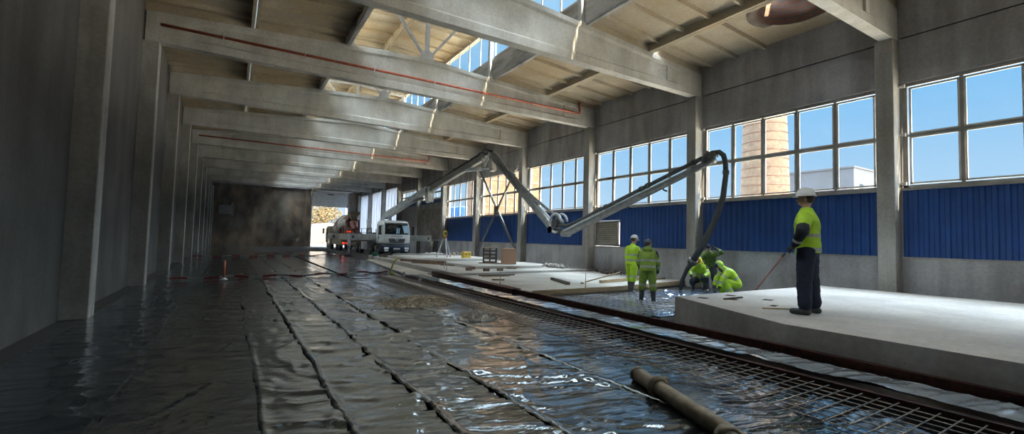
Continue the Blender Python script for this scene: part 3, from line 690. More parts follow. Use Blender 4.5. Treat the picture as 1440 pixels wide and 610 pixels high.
# ------------------------------------------------------------------ slabs poured along the window wall
def slab(poly, z0, z1, label, matn='concrete_slab'):
    b = MB(); b.prism(poly, 'z', z0, z1); c = (sum(p[0] for p in poly)/len(poly), sum(p[1] for p in poly)/len(poly), z0)
    return tag(b.build('floor_slab', matn, loc=c), label, 'floor slab')
slab([(7.02, 10.4), (10.4, 10.55), (14.95, 11.5), (14.95, 16.55), (11.7, 16.3), (8.6, 15.75), (7.15, 15.6)], 0, .2, 'pale grey slab with a loose dark plank behind the standing workers')
slab([(7.20, 15.63), (8.6, 15.78), (11.7, 16.33), (14.95, 16.58), (14.95, 33.0), (11.2, 31.5), (8.1, 32.0), (7.75, 26)], 0, .29, 'long pale slab stretching from the far channels to the pump truck')
def dpoly(x0, x1, y0, y1, r):
    out = [(x0, y0)]
    for i in range(9): t = -math.pi/2 + i*math.pi/8; out.append((x1-r+r*math.cos(t), (y0+y1)/2 + (y1-y0)/2*math.sin(t)))
    return out + [(x0, y1)]
slab(dpoly(9.0, 13.5, 17.6, 21.6, 1.6), .29, .42, 'raised round ended slab carrying the pallets and chipboard box')
slab(dpoly(8.3, 13.9, 23.8, 28.2, 1.6), .29, .45, 'raised round ended slab carrying the survey tripod')
slab([(6.0, 17.3), (7.2, 17.3), (8.0, 30), (7.4, 30)], 0, .1, 'thin pale concrete edge strip left of the slabs')
b = MB(); b.bar((7.1, 10.36, .15), (10.3, 10.5, .15), .05, .14); b.bar((10.3, 10.5, .15), (14.8, 11.42, .15), .05, .14)
tag(b.build('timber_edge_board', 'timber', loc=(10.5, 10.7, .1)), 'long timber edge board along the front of the pale slab', 'board')
b = MB(); b.bar((10.7, 11.6, .26), (14.5, 12.6, .26), .12, .1); b.bar((11.3, 11.9, .23), (14.6, 12.2, .23), .1, .06)
tag(b.build('timber_beam', 'timber', loc=(12.6, 12, .2)), 'pair of timber beams on the slab right of the standing workers', 'beam')
b = MB(); b.bar((9.85, 13.2, .245), (9.22, 11.5, .245), .13, .09); tag(b.build('plank', 'timber_dark', loc=(9.5, 12.3, .2)), 'loose dark square plank lying on the pale slab', 'plank')
# thin steel stakes
for x, y, z, lb in ((9.3, 10.75, .2, 'thin steel stake at the front edge of the slab left of the workers'), (7.35, 12.6, .2, 'thin steel stake beside the rusty bundle and wood scraps'), (7.5, 17.2, .29, 'left thin stake among the wood blocks'), (8.0, 18.6, .29, 'right thin stake among the wood blocks')):
    b = MB(); b.tube([(x, y, z), (x, y, z+.55)], .012, 6); b.lathe([(.03, 0), (.03, .02)], (x, y, z), 8); tag(b.build('steel_stake', 'rebar', loc=(x, y, z)), lb, 'stake', 'steel stakes')
# scattered timber
tim = [((7.9, 14.9), (9.1, 14.9), .05, .03, 'timber', .2, 'yellow plank at the edge of the slab behind the rusty bundle'), ((8.0, 15.3), (9.6, 15.35), .06, .04, 'timber_dark', .2, 'long dark lath on the slab near the yellow plank'),
    ((8.6, 20.4), (10.9, 17.3), .14, .06, 'timber_brown', .29, 'long brown board slanting across the slab in front of the tripod'), ((8.0, 24.4), (9.3, 21.2), .3, .12, 'timber_brown', .29, 'brown timber beam right of the yellow hose'),
    ((7.9, 22.5), (8.9, 20.6), .12, .18, 'timber_brown', .29, 'short brown timber beside the brown beam'), ((9.6, 24.0), (11.5, 22.3), .1, .05, 'timber_brown', .29, 'thin brown board by the round slab'),
    ((7.6, 13.6), (8.0, 13.45), .1, .05, 'timber_brown', .2, 'small brown wood scrap beside the steel stake'), ((11.4, 18.9), (10.2, 19.6), .1, .05, 'timber_brown', .42, 'brown lath in front of the pallets'),
    ((8.2, 29.5), (8.9, 25.5), .22, .16, 'timber_dark', .29, 'dark beam on the slab end near the green bucket'), ((9.4, 30.8), (13.4, 30.3), .14, .18, 'steel_grey', .29, 'grey steel beam on the floor under the truck bumper')]
for (a, c, w_, h_, mt, z, lb) in tim:
    b = MB(); b.bar((*a, z+h_/2+.002), (*c, z+h_/2+.002), w_, h_); tag(b.build('timber', mt, loc=((a[0]+c[0])/2, (a[1]+c[1])/2, z)), lb, 'timber', 'scattered timber')
for x, y, z, lb in ((8.75, 17.4, .29, 'small brown wood block on the slab between the stakes'), (8.9, 16.4, .29, 'small dark wood block right of the stakes'), (9.9, 18.3, .29, 'larger brown wood block under the end of the slanting board'), (8.35, 16.9, .29, 'small pale wood block left of the stakes'), (9.6, 16.5, .29, 'dark cube shaped wood block on the slab edge')):
    b = MB(); b.box(x-.13, x+.13, y-.06, y+.06, z, z+.13, bev=.01); tag(b.build('wood_block', 'timber_brown', loc=(x, y, z)), lb, 'wood block', 'wood blocks')
# ------------------------------------------------------------------ gravel heaps (uncountable stones: stuff)
def heap(cx, cy, rx, ry, h, n, matn, label, seed, rot=0):
    rnd = random.Random(seed); b = MB(); nx = 26; vs = []
    for j in range(nx+1):
        for i in range(nx+1):
            u, v = -1+2*i/nx, -1+2*j/nx; r = math.hypot(u, v); z = h*max(0, 1-r)**.8*(.7+.6*rnd.random()) - .004
            x_, y_ = u*rx, v*ry; vs.append((cx+x_*math.cos(rot)-y_*math.sin(rot), cy+x_*math.sin(rot)+y_*math.cos(rot), .07+z*1.2-.04*min(1,r)))
    b.add(vs, [(j*(nx+1)+i, j*(nx+1)+i+1, (j+1)*(nx+1)+i+1, (j+1)*(nx+1)+i) for j in range(nx) for i in range(nx)], 0, True)
    for _ in range(n):
        r = min(1.35, abs(rnd.gauss(0, .62))); a = rnd.random()*6.283; u, v = r*math.cos(a), r*math.sin(a); z = h*max(0, 1-r)**.8
        x_, y_ = u*rx, v*ry; s_ = rnd.uniform(.008, .024)
        b.ball((cx+x_*math.cos(rot)-y_*math.sin(rot), cy+x_*math.sin(rot)+y_*math.cos(rot), .06+z*1.2+s_*.4-.02*min(1,r)), (s_*rnd.uniform(.8,1.3), s_*rnd.uniform(.8,1.3), s_*.7), 5)
    o = b.build('gravel_heap', matn, loc=(cx, cy, .03), normals=False)
    return tag(o, label, 'gravel', kind='stuff')
heap(3.95, 10.6, 1.2, .75, .11, 2400, 'gravel', 'flat brown heap of gravel spilled on the black sheeting', 5, .35)
heap(4.22, 8.15, .42, .38, .09, 700, 'gravel_pale', 'small pale heap of gravel right of the flat brown heap', 6)
b = MB(); b.box(-.05, .05, -.025, .025, 0, .045, bev=.008); tag(b.build('brick_chip', 'brick_shaft', loc=(3.15, 6.2, .05)), 'small red brick chip on the shiny sheeting', 'brick chip')
# ------------------------------------------------------------------ steel delivery pipe in the foreground
mat('pipe_worn', (.40,.35,.26), (.20,.17,.125), rough=.5, metal=.25, scale=9, bump=.2, r2=.75)
pa, pb = Vector((4.02, 3.73, .105)), Vector((3.22, 1.66, .105)); dv = (pb-pa).normalized()
t = thing('delivery_pipe', 'worn steel concrete delivery pipe lying on the plastic in the foreground', 'pipe', (pa+pb)/2)
L_ = lambda p: tuple(Vector(p) - (pa+pb)/2)
P = lambda s_: L_(pa + dv*s_)
b = MB(); b.pipe(P(0), P(2.2), .078, .066, 24); b.pipe(P(0), P(.05), .088, .066, 24); b.pipe(P(2.15), P(2.2), .088, .066, 24); b.build('tube', 'pipe_worn', t)
b = MB(); b.pipe(P(.43), P(.52), .108, .076, 24); b.pipe(P(.455), P(.495), .118, .10, 24)
q = Vector(P(.475)); b.box(q.x+.085, q.x+.15, q.y-.03, q.y+.03, q.z+.02, q.z+.09, bev=.008); b.build('coupling', 'pipe_worn', t)
b = MB(); b.tube([P(.44)+Vector((0,0,0)) if False else Vector(P(.43))+Vector((.05,.0,.1)), Vector(P(.62))+Vector((.06,0,.06))], .012, 6); b.build('lever', 'pipe_worn', t)
c0 = Vector((3.60, 2.70, .10)); t = thing('pipe_elbow', 'short flanged pipe end beside the delivery pipe at the bottom edge', 'pipe', c0)
b = MB(); b.pipe((-.28,-.42,0), (0,0,.02), .075, .062, 20); b.build('tube', 'pipe_worn', t)
b = MB(); b.pipe((-.03,-.045,.018), (.02,.03,.022), .098, .062, 20); b.build('flange', 'pipe_worn', t)
for nm in (t,): nm.location = (3.33, 2.16, .10)
# ------------------------------------------------------------------ barrier tape lying across the sheeting
mat('tape_red', (.45,.06,.05), rough=.5); mat('tape_white', (.62,.62,.60), rough=.5)
def tape(x0, y0, x1, y1, n, label):
    b = MB(); 
    for i in range(n):
        ts = [(i+j/3)/n for j in range(4)]
        pts = [(x0+(x1-x0)*u, y0+(y1-y0)*u + .15*math.sin(u*9), .10+.03*math.sin(u*31+1)) for u in ts]
        for a, c in zip(pts[:-1], pts[1:]): b.bar(a, c, .09, .006, i % 2, up=(.0, .75, .65))
    return tag(b.build('barrier_tape', ['tape_red', 'tape_white'], loc=((x0+x1)/2, (y0+y1)/2, .1)), label, 'barrier tape', 'barrier tapes')
tape(-1.6, 17.8, 5.75, 19.4, 17, 'nearer red and white barrier tape across the black sheeting')
tape(-2.0, 33.8, 7.6, 37.0, 19, 'farther red and white barrier tape ending at the outrigger foot')
t = thing('barrier_post', 'short orange barrier post at the left edge of the picture', 'post', (-.16, 17.6, .06))
MB().tube([(0,0,.05), (0,0,.62)], .035, 10).build('post', 'red_pipe', t)
MB().lathe([(.11,0), (.11,.03), (.05,.05), (.04,.08)], n=12).build('base', 'tape_white', t)
b = MB(); b.lathe([(.13,0), (.13,.03), (.05,.05), (.05,.72), (.04,.75)], n=12); tag(b.build('barrier_post', 'red_pipe', loc=(8.35, 40.5, 0)), 'orange stake post left of the outrigger foot', 'post')
# hose, bucket
mat('hose_yellow', (.62,.50,.06), (.5,.4,.05), rough=.5)
b = MB(); b.tube([(5.60, 17.9, .10), (5.66, 18.4, .09), (5.68, 18.8, .06), (5.69, 18.8, .2), (5.74, 18.77, .42), (5.84, 18.71, .62), (5.93, 18.65, .76)], .033, 8)
tag(b.build('yellow_hose', 'hose_yellow', loc=(5.69, 18.6, .05)), 'yellow hose end sticking up in a curve beyond the channels', 'hose')
mat('bucket_green', (.03,.28,.18), rough=.5)
t = thing('bucket', 'green bucket on the floor left of the truck cab', 'bucket', (8.15, 30.6, .1))
b = MB(); b.lathe([(.15,0), (.19,.36), (.205,.36), (.205,.39), (.18,.39), (.145,.03)], n=20); b.build('body', 'bucket_green', t)
b = MB(); b.tube([(.2*math.cos(a), 0, .37+.13*math.sin(a)) for a in [math.pi*i/10 for i in range(11)]], .008, 6); b.build('handle', 'steel_grey', t)
# ------------------------------------------------------------------ survey tripod, case, pallets
mat('tripod_yellow', (.60,.42,.05), rough=.5); mat('tripod_red', (.50,.12,.05), rough=.5)
t = thing('survey_tripod', 'survey instrument on an aluminium tripod standing on the slab', 'tripod', (11.0, 25.6, .45))
for a in (.4, 2.5, 4.6):
    c, s_ = math.cos(a), math.sin(a); b = MB(); b.bar((.08*c, .08*s_, 1.15), (.34*c, .34*s_, .45), .07, .035, 0); b.bar((.33*c, .33*s_, .5), (.47*c, .47*s_, .08), .045, .03, 0); b.lathe([(.03,0), (.035,.05), (.03,.14)], (.48*c, .48*s_, 0), 8, 1)
    b.build('leg', ['steel_pale', 'tripod_red'], t)
b = MB(); b.lathe([(.10,1.13), (.11,1.16), (.11,1.2), (.07,1.22)], n=14); b.build('head_plate', 'tripod_red', t)
b = MB(); b.lathe([(.09,1.22), (.09,1.26), (.05,1.28)], n=14); b.box(-.12,-.07,-.07,.07,1.28,1.56, bev=.02); b.box(.07,.12,-.07,.07,1.28,1.56, bev=.02); b.box(-.07,.07,-.06,.06,1.28,1.33); b.box(-.10,.10,-.06,.06,1.54,1.6, bev=.01); b.build('instrument', 'tripod_yellow', t)
b = MB(); b.lathe([(.045,-.13), (.05,-.08), (.05,.09), (.06,.12)], (0,0,1.44), 14, 0, 'y'); b.build('telescope', 'timber_dark', t)
t = thing('instrument_case', 'yellow hard case on the slab right of the tripod', 'case', (11.95, 24.6, .45), .15); t.scale = (.75, .75, .85)
b = MB(); b.rbox(0,0,.22,.36,.2,.22,.03); b.build('body', 'tripod_yellow', t)
b = MB(); b.box(-.37,.37,-.21,.21,.27,.285); b.box(-.2,-.13,-.22,-.2,.2,.3); b.box(.13,.2,-.22,-.2,.2,.3); b.build('latch', 'timber_dark', t)
def pallet(t_, nm='pallet'):
    b = MB()
    for i in range(5): b.box(-.6, .6, -.4+.165*i, -.4+.165*i+.12, .122, .144)
    b.build('deck_boards', 'timber_dark', t_)
    b = MB()
    for x in (-.53, 0, .53): b.box(x-.05, x+.05, -.4, .4, .10, .122)
    for x in (-.53, 0, .53):
        for y in (-.34, 0, .34): b.box(x-.07, x+.07, y-.06, y+.06, .022, .10)
    b.build('blocks', 'timber_dark', t_)
    b = MB()
    for y in (-.34, 0, .34): b.box(-.6, .6, y-.06, y+.06, 0, .022)
    b.build('base_boards', 'timber_dark', t_)
# open dark crate of boards
t = thing('slatted_crate', 'dark slatted wooden crate with an open front beside the chipboard panel', 'crate', (10.78, 19.55, .42), -.45); t.scale = (.56, .6, .61)
b = MB()
for x in (-.55, 0, .55):
    for y in (-.38, .38): b.box(x-.05, x+.05, y-.04, y+.04, 0, 1.22)
b.build('post', 'timber_dark', t); b = MB()
for z in (.05, .36, .66, .95):
    for y in (-.42, .42): b.box(-.6, .6, y-.015, y+.015, z, z+.1)
b.build('slats', 'timber_dark', t); b = MB(); b.box(-.68, .68, -.5, .5, 1.22, 1.28); b.build('top_board', 'timber', t); b = MB(); b.box(-.55,.55,-.38,.38,.03,.06); b.build('bottom_board', 'timber_dark', t)
t = thing('chipboard_box', 'brown chipboard box standing right of the slatted crate', 'box', (11.42, 18.85, .42), -.38); t.scale = (.64, .6, .64)
b = MB(); b.rbox(0,0,.58,.52,.4,.56,.01); b.build('body', 'chipboard', t); b = MB(); b.box(-.53,.53,-.41,.41,1.14,1.17); b.box(-.53,-.45,-.42,-.40,.02,1.14); b.box(.45,.53,-.42,-.40,.02,1.14); b.build('edge_battens', 'chipboard', t)
b = MB(); b.box(-.16,.16,-.1,.1,0,.07,bev=.01); b.box(-.12,.12,-.08,.08,.07,.14,bev=.01); tag(b.build('tool_box', 'timber_dark', loc=(10.8, 19.6, 1.205)), 'small dark tool box on top of the slatted crate', 'tool box')
# cross brace between two columns
t = thing('cross_brace', 'crossed steel braces between two concrete columns in front of a window', 'brace', (14.75, YK(2)+3.2, .3))
for (ya, za), (yb, zb) in (((YK(2)+.52, .75), (YK(3)-.14, 6.6)), ((YK(3)-.14, .55), (YK(2)+.52, 6.35))):
    b = MB(); o_ = .0 if za > .5 else .13
    for d in (-.07, .07): b.bar((o_, ya-YK(2)-3.2+d, za-.3), (o_, yb-YK(2)-3.2+d, zb-.3), .07, .055, up=(1,0,0))
    for i in range(9):
        u = (i+.5)/9; b.box(o_-.02, o_+.02, (ya+(yb-ya)*u)-YK(2)-3.2-.1, (ya+(yb-ya)*u)-YK(2)-3.2+.1, za+(zb-za)*u-.36, za+(zb-za)*u-.24)
    b.build('diagonal', 'steel_brace', t)
b = MB(); b.box(-.02,.0,-.3,.3,2.9,3.5); b.build('gusset_plate', 'steel_brace', t)
# rubble and foam along the wall
mat('rubble', (.40,.36,.31), (.22,.19,.16), rough=.9, scale=6)
def rubble(x, y, z, r, n, label, seed, mt='rubble'):
    rnd = random.Random(seed); b = MB()
    for _ in range(n):
        s_ = rnd.uniform(.05, .16)*r; b.ball((x+rnd.gauss(0, .35)*r, y+rnd.gauss(0, .5)*r, z+s_*.55+abs(rnd.gauss(0,.08))*r), (s_, s_*rnd.uniform(.6,1.2), s_*.7), 6)
    return tag(b.build('rubble_heap', mt, loc=(x, y, z)), label, 'rubble', kind='stuff')
rubble(13.6, 17.9, .29, .8, 40, 'pale crumpled rubble at the foot of the wall right of the cross brace', 3, 'gravel_pale')
rubble(13.6, 28.9, .29, 1.0, 50, 'brown rubble behind the yellow case by the wall', 4)
rubble(14.2, 14.8, .2, .7, 24, 'dark scraps at the foot of the column behind the slab', 5, 'timber_dark')
rubble(13.0, 32.0, .29, .9, 50, 'grey scrap heap in front of the right outrigger', 9, 'gravel_pale')
# red handled tool leaning on the wall
t = thing('shovel', 'red handled shovel leaning against the wall behind the block', 'shovel', (14.1, 8.35, .02))
b = MB(); b.tube([(0,0,.02), (.78,-.55,1.28)], .018, 8); b.build('handle', 'red_pipe', t)
b = MB(); b.tube([(.76,-.535,1.25), (.84,-.59,1.37)], .035, 8); b.build('grip', 'timber_dark', t)
b = MB(); b.bar((-.16,.11,-.0), (.01,-.01,.06), .2, .012); b.build('blade', 'steel_grey', t)
# long screed lath held on the slab
b = MB(); b.tube([(10.0, 11.6, .26), (10.9, 10.9, .62)], .02, 8); b.tube([(9.98, 11.62, .22), (9.9, 11.68, .24)], .035, 6)
tag(b.build('screed_pole', 'timber', loc=(10.4, 11.3, .2)), 'thin pale pole slanting from the slab to the worker in the white helmet', 'pole')
# back wall fittings
t = thing('wall_box', 'grey box on the dark end wall at the left edge', 'box', (-.8, YB-.15, 4.4))
b = MB(); b.box(-.75,.55,-.12,.15,-.55,.55,bev=.02); b.build('body', 'steel_grey', t); b = MB(); b.box(.55,.85,-.1,.15,-.75,.85,bev=.02); b.build('frame', 'concrete_wall', t)
b = MB(); random.seed(4)
for i in range(7): 
    x = -1.1+.3*i; b.box(x, x+.16, 0, .02, .65+random.random()*.1, .8+random.random()*.1)
for i in range(4): b.box(-.6+.35*i, -.45+.35*i, 0, .02, .0, .2+.05*i)
b.box(-1.2, 1.1, 0, .02, -.75, -.70); b.box(-1.15,.9,.005,.03,.9,.95)
tag(b.build('paper_notices', 'tape_white', loc=(5.6, YB-.03, 1.7)), 'row of torn paper notices on the dark end wall', 'notices')

# ------------------------------------------------------------------ red pipes on two girders
def red_pipe(k, x1, label, riser):
    y = YK(k)-.06; t = thing('red_pipe', label, 'pipe', (XC, y, 7.74)); L = []
    b = MB(); pts = [(XL-XC, 0, -.02), (0, 0, .0), (x1-XC-.12, 0, 0)] + ([(x1-XC-.03, 0, .03), (x1-XC, 0, .12), (x1-XC, 0, .50)])
    b.tube(pts, .045, 12); b.build('tube', 'red_pipe', t)
    if riser: b = MB(); b.lathe([(.09, .47), (.09, .52)], (x1-XC, 0, 0), 12); b.build('flange', 'red_pipe', t)
    for i in range(7):
        x = -7.2+i*2.35+.4; b = MB(); b.bar((x, -.05, -.09), (x+.05, -.05, .13), .02, .02); b.bar((x+.02,-.05,.06), (x+.02,.06,.06), .02, .02); b.bar((x+.02,-.05,-.06), (x+.02,.06,-.06), .02, .02); b.build('clamp', 'steel_pale' if i != 4 else 'steel_grey', t)
    b = MB()
    for x in (2.4, 2.6): b.lathe([(.055,-.04), (.055,.04)], (x,0,0), 12, 0, 'x')
    b.build('sleeve', 'red_pipe', t)
red_pipe(1, 13.98, 'long red pipe along the second girder, turning up at its right end', True)
red_pipe(4, 13.3, 'far red pipe along the fifth girder', False)
# ------------------------------------------------------------------ vehicles
mat('truck_white', (.74,.75,.73), (.62,.62,.59), rough=.35, scale=2.5, coat=.3)
mat('boom_white', (.66,.67,.66), (.50,.50,.47), rough=.4, scale=3)
mat('boom_grey', (.31,.31,.30), (.21,.205,.195), rough=.5, scale=5, metal=.15)
mat('boom_dark', (.12,.12,.12), (.06,.06,.06), rough=.5, scale=8, metal=.3)
mat('navy', (.010,.020,.05), (.008,.015,.036), rough=.4, scale=3)
mat('dark_trim', (.016,.017,.02), (.03,.03,.032), rough=.45, scale=5)
mat('tyre', (.022,.022,.023), (.05,.045,.04), rough=.9, scale=8)
mat('lamp_clear', (.75,.78,.80), rough=.15, scale=4)
mat('screen_glass', (.020,.028,.034), (.012,.016,.02), rough=.06, scale=1.5, spec=.8)
mat('mixer_red', (.20,.06,.045), (.13,.045,.035), rough=.5, scale=3)
mat('mixer_pale', (.50,.47,.42), (.36,.33,.29), rough=.5, scale=3)
mat('mixer_body', (.30,.235,.155), (.19,.15,.10), rough=.6, scale=3)
flat('tail_red', (.9,.03,.01), rough=.3, emit=1.6)
mat('rubber', (.055,.056,.058), (.035,.035,.036), rough=.55, scale=10)
mat('screen_patch_blue', (.35,.58,.78), (.5,.7,.85), rough=.6, scale=9)
def rr_loft(b, rows, n=5, mi=0):
    """rows of (z, y_front, y_back, half_width, corner radius): rounded rectangular body"""
    vs = []; per = 4*(n+1)
    for z, yf, yb, hw, r in rows:
        for ci, (cx, cy, a0) in enumerate(((hw-r, yb-r, 0), (-hw+r, yb-r, 90), (-hw+r, yf+r, 180), (hw-r, yf+r, 270))):
            for j in range(n+1):
                a = math.radians(a0 + 90*j/n); vs.append((cx + r*math.cos(a), cy + r*math.sin(a), z))
    fs = [(i*per+j, i*per+(j+1) % per, (i+1)*per+(j+1) % per, (i+1)*per+j) for i in range(len(rows)-1) for j in range(per)]
    b.add(vs, fs, mi, True); o = len(b.v)-len(vs)
    b.f += [tuple(o+j for j in range(per-1, -1, -1)), tuple(o+(len(rows)-1)*per+j for j in range(per))]; b.m += [mi]*2; b.sm += [False]*2
def wheel(parent, x, y, r=.5, w_=.3, dual=False):
    b = MB(); b.lathe([(r*.60,-w_/2), (r*.92,-w_/2), (r,-w_*.38), (r,w_*.38), (r*.92,w_/2), (r*.60,w_/2)], (x, y, r), 24, 0, 'x'); o = b.build('wheel', 'tyre', parent)
    b = MB(); b.lathe([(r*.58,-w_*.42), (r*.60,-w_*.3), (r*.60,w_*.3), (r*.58,w_*.42)], (x, y, r), 20, 0, 'x'); b.lathe([(r*.2,-w_*.52), (r*.26,-w_*.3), (r*.26,w_*.3), (r*.2,w_*.52)], (x, y, r), 14, 0, 'x'); b.build('rim', 'steel_grey', o)
PX, PY = 11.42, 36.40
pt = thing('concrete_pump_truck', 'white concrete pump truck facing the camera with its folded boom stretched over the hall', 'pump truck', (PX, PY, 0))
b = MB(); rr_loft(b, [(.98,.06,2.1,1.12,.2), (1.2,.02,2.12,1.14,.2), (1.72,.03,2.15,1.15,.2), (2.0,.09,2.15,1.15,.2), (2.62,.26,2.15,1.12,.2), (2.82,.36,2.12,1.06,.22), (2.93,.62,2.0,.92,.25)]); cab = b.build('cab', 'truck_white', pt)
def cabf(z): return np.interp(z, [.98,1.2,1.72,2.0,2.62,2.82], [.06,.02,.03,.09,.26,.36])
b = MB(); rows = 9; vs = []
for i in range(rows):
    z = 1.80+(2.60-1.80)*i/(rows-1)
    for j in range(11):
        u = -1+2*j/10; hw = .98-.03*(i/(rows-1)); vs.append((u*hw, cabf(z)-.015-.0*abs(u)+.06*max(0,abs(u)-.85), z))
b.add(vs, [(i*11+j, i*11+j+1, (i+1)*11+j+1, (i+1)*11+j) for i in range(rows-1) for j in range(10)], 0, True); ws = b.build('windscreen', 'screen_glass', pt)
b = MB(); b.add([(.62,cabf(1.9)-.022,1.9), (.95,cabf(1.9)-.015,1.9), (.94,cabf(2.55)-.018,2.55), (.45,cabf(2.55)-.022,2.55)], [(0,1,2,3)])
for x0, x1 in ((.0,.07), (.16,.22)): b.add([(x0-.05,cabf(1.86)-.021,1.86), (x1-.02,cabf(1.86)-.021,1.86), (x1+.04,cabf(2.3)-.021,2.3), (x0+.03,cabf(2.3)-.021,2.3)], [(0,1,2,3)])
b.build('screen_patch', 'screen_patch_blue', ws)  # flat pale blue patches laid over the windscreen
b = MB(); b.bar((-.85,cabf(1.84)-.04,1.80), (-.1,cabf(1.9)-.04,1.93), .02, .02); b.bar((.1,cabf(1.84)-.04,1.80), (.85,cabf(1.9)-.04,1.93), .02, .02); b.build('wiper', 'dark_trim', pt)
b = MB(); b.box(-.98,.98,.10,.42,2.66,2.72); b.build('sun_visor', 'dark_trim', pt)
for s_ in (-1, 1):
    b = MB(); b.add([(s_*1.158,.42,1.78), (s_*1.158,1.35,1.72), (s_*1.13,1.35,2.5), (s_*1.13,.62,2.5), (s_*1.15,.36,1.95)], [(0,1,2,3,4)]); b.build('side_window', 'screen_glass', pt)
    b = MB(); b.rbox(s_*1.36,.12,2.12,.11,.08,.36,.05); b.bar((s_*1.1,.3,2.5), (s_*1.34,.14,2.42), .04, .04); b.bar((s_*1.14,.3,1.8), (s_*1.34,.14,1.82), .04, .04); b.build('mirror', 'dark_trim', pt)
    b = MB(); b.box(s_*1.16-.012, s_*1.16+.012, .38, 1.45, 1.0, 1.03); b.box(s_*1.155-.01, s_*1.155+.01, 1.44, 1.46, 1.0, 2.6); b.box(s_*1.17-.02, s_*1.17+.02, 1.2, 1.36, 1.5, 1.55); b.build('door_trim', 'dark_trim', pt)
    b = MB(); b.rbox(s_*.83,.0,.66,.2,.06,.10,.04); b.rbox(s_*.83,-.02,.47,.16,.05,.06,.03); b.build('headlamp', 'lamp_clear', pt)
    b = MB(); b.box(s_*1.1-.09, s_*1.1+.09, .5, .95, .38, .44); b.box(s_*1.1-.09, s_*1.1+.09, .5, .95, .72, .78); b.build('step', 'dark_trim', pt)
b = MB(); rr_loft(b, [(.34,.02,.9,1.10,.16), (.42,-.03,.95,1.15,.18), (.80,-.03,.95,1.16,.18), (.97,.0,.95,1.15,.18)]); bm_ = b.build('bumper', 'navy', pt)
b = MB(); b.box(-.30,.30,-.06,-.02,.40,.54); b.box(-.6,.6,-.05,0,.36,.39); b.build('towing_recess', 'dark_trim', bm_)
b = MB(); b.box(-.27,.27,-.055,-.03,.58,.68,bev=.008); b.build('number_plate', 'lamp_clear', bm_)
b = MB(); b.prism([(-.62,1.13), (.62,1.13), (.70,1.48), (-.70,1.48)], 'y', -.035, .05); g_ = b.build('grille', 'dark_trim', pt)
b = MB()
for z in (1.21, 1.30, 1.39): b.box(-.6,.6,-.045,-.03,z,z+.018)
b.build('grille_bars', 'steel_grey', g_)
b = MB(); b.add([(-.74,-.02,1.50), (.74,-.02,1.50), (.64,-.02,1.06), (-.64,-.02,1.06), (-.69,-.045,1.46), (.69,-.045,1.46), (.60,-.045,1.12), (-.60,-.045,1.12)], [(3,2,6,7), (0,4,5,1), (0,3,7,4), (1,5,6,2)]); b.build('grille_surround', 'truck_white', g_)
text_mesh('maker_letters', 'MAN', .17, .006, 'lamp_clear', g_, (0,-.055,1.37), (math.pi/2,0,0))
b = MB(); b.tube([(-.10,-.05,1.21), (-.04,-.055,1.26), (.04,-.055,1.26), (.10,-.05,1.21)], .012, 6); b.tube([(-.03,-.05,1.2), (0,-.055,1.3), (.04,-.05,1.2)], .012, 6); b.build('maker_badge', 'lamp_clear', g_)
text_mesh('bonnet_lettering', 'LA TO BADENBE', .13, .004, 'boom_dark', pt, (0,.0,1.62), (math.pi/2,0,0))
text_mesh('fleet_number', '6', .30, .004, 'boom_dark', pt, (-.93,.045,1.30), (math.pi/2,0,-.3)); text_mesh('fleet_number', '6', .30, .004, 'boom_dark', pt, (.95,.06,1.30), (math.pi/2,0,.3))
b = MB(); b.box(-1.168,-1.160,1.05,1.28,1.4,1.62); b.build('door_emblem', 'boom_dark', pt)
# chassis, wheels, tanks
b = MB(); b.box(-.48,-.36,.6,10.6,.75,1.02); b.box(.36,.48,.6,10.6,.75,1.02); b.box(-.9,.9,2.3,4.3,1.02,1.9,bev=.04); b.box(-1.0,1.0,4.3,10.4,1.1,1.35,bev=.03); b.build('chassis', 'boom_dark', pt)
for y in (1.35, 3.9, 7.6, 8.95):
    for x in (-1.0, 1.0): wheel(pt, x, y)
b = MB()
for x in (-1.05, 1.05): b.tube([(x, y, z) for y, z in [(1.35+.62*math.cos(a), .52+.62*math.sin(a)) for a in [math.pi*i/8 for i in range(9)]]], .05, 6)
b.build('wheel_arch', 'dark_trim', pt)
b = MB(); b.rbox(-1.0,5.4,.72,.22,.55,.35,.06); b.build('tank', 'boom_grey', pt)
b = MB(); b.rbox(1.0,5.4,.72,.22,.8,.35,.06); b.rbox(-1.0,6.6,.75,.2,.3,.35,.03); b.build('tool_locker', 'truck_white', pt)
b = MB(); b.box(-.95,.95,4.2,10.2,1.9,1.94)
for x in (-.95,.95):
    b.bar((x,4.2,2.3), (x,10.2,2.3), .05, .05)
    for y in (4.3,6,8,10): b.bar((x,y,1.35), (x,y,2.3), .05, .05)
b.build('deck_rail', 'boom_dark', pt)
b = MB(); b.lathe([(.25,1.0), (.75,1.7), (.8,1.8), (.7,1.8), (.2,1.05)], (0,10.5,-.2), 18); b.build('hopper', 'boom_grey', pt)
b = MB(); b.tube([(-.7,6.8,1.9), (-.7,6.8,3.0)], .07, 8); b.bar((-.7,6.6,3.0), (-.7,7.0,3.0), .1, .12); b.bar((-.8,6.8,3.0), (-.55,6.8,3.2), .08, .1); b.build('boom_rest', 'truck_white', pt)
# turntable
TX, TY, TZ = .05, 3.15, 3.40
b = MB(); b.lathe([(.75,1.7), (.75,2.0), (.55,2.1), (.5,2.5), (.62,2.55), (.62,2.7), (.4,2.75)], (TX,TY+.1,0), 24); b.build('slewing_ring', 'boom_white', pt)
b = MB()
for s_ in (-1, 1): b.prism([(TY-.55,2.7), (TY+.75,2.7), (TY+.55,3.1), (TY+.25,3.62), (TY-.05,3.62), (TY-.25,3.2)], 'x', TX+s_*.30-.04, TX+s_*.30+.04)
b.build('turret', 'boom_white', pt)
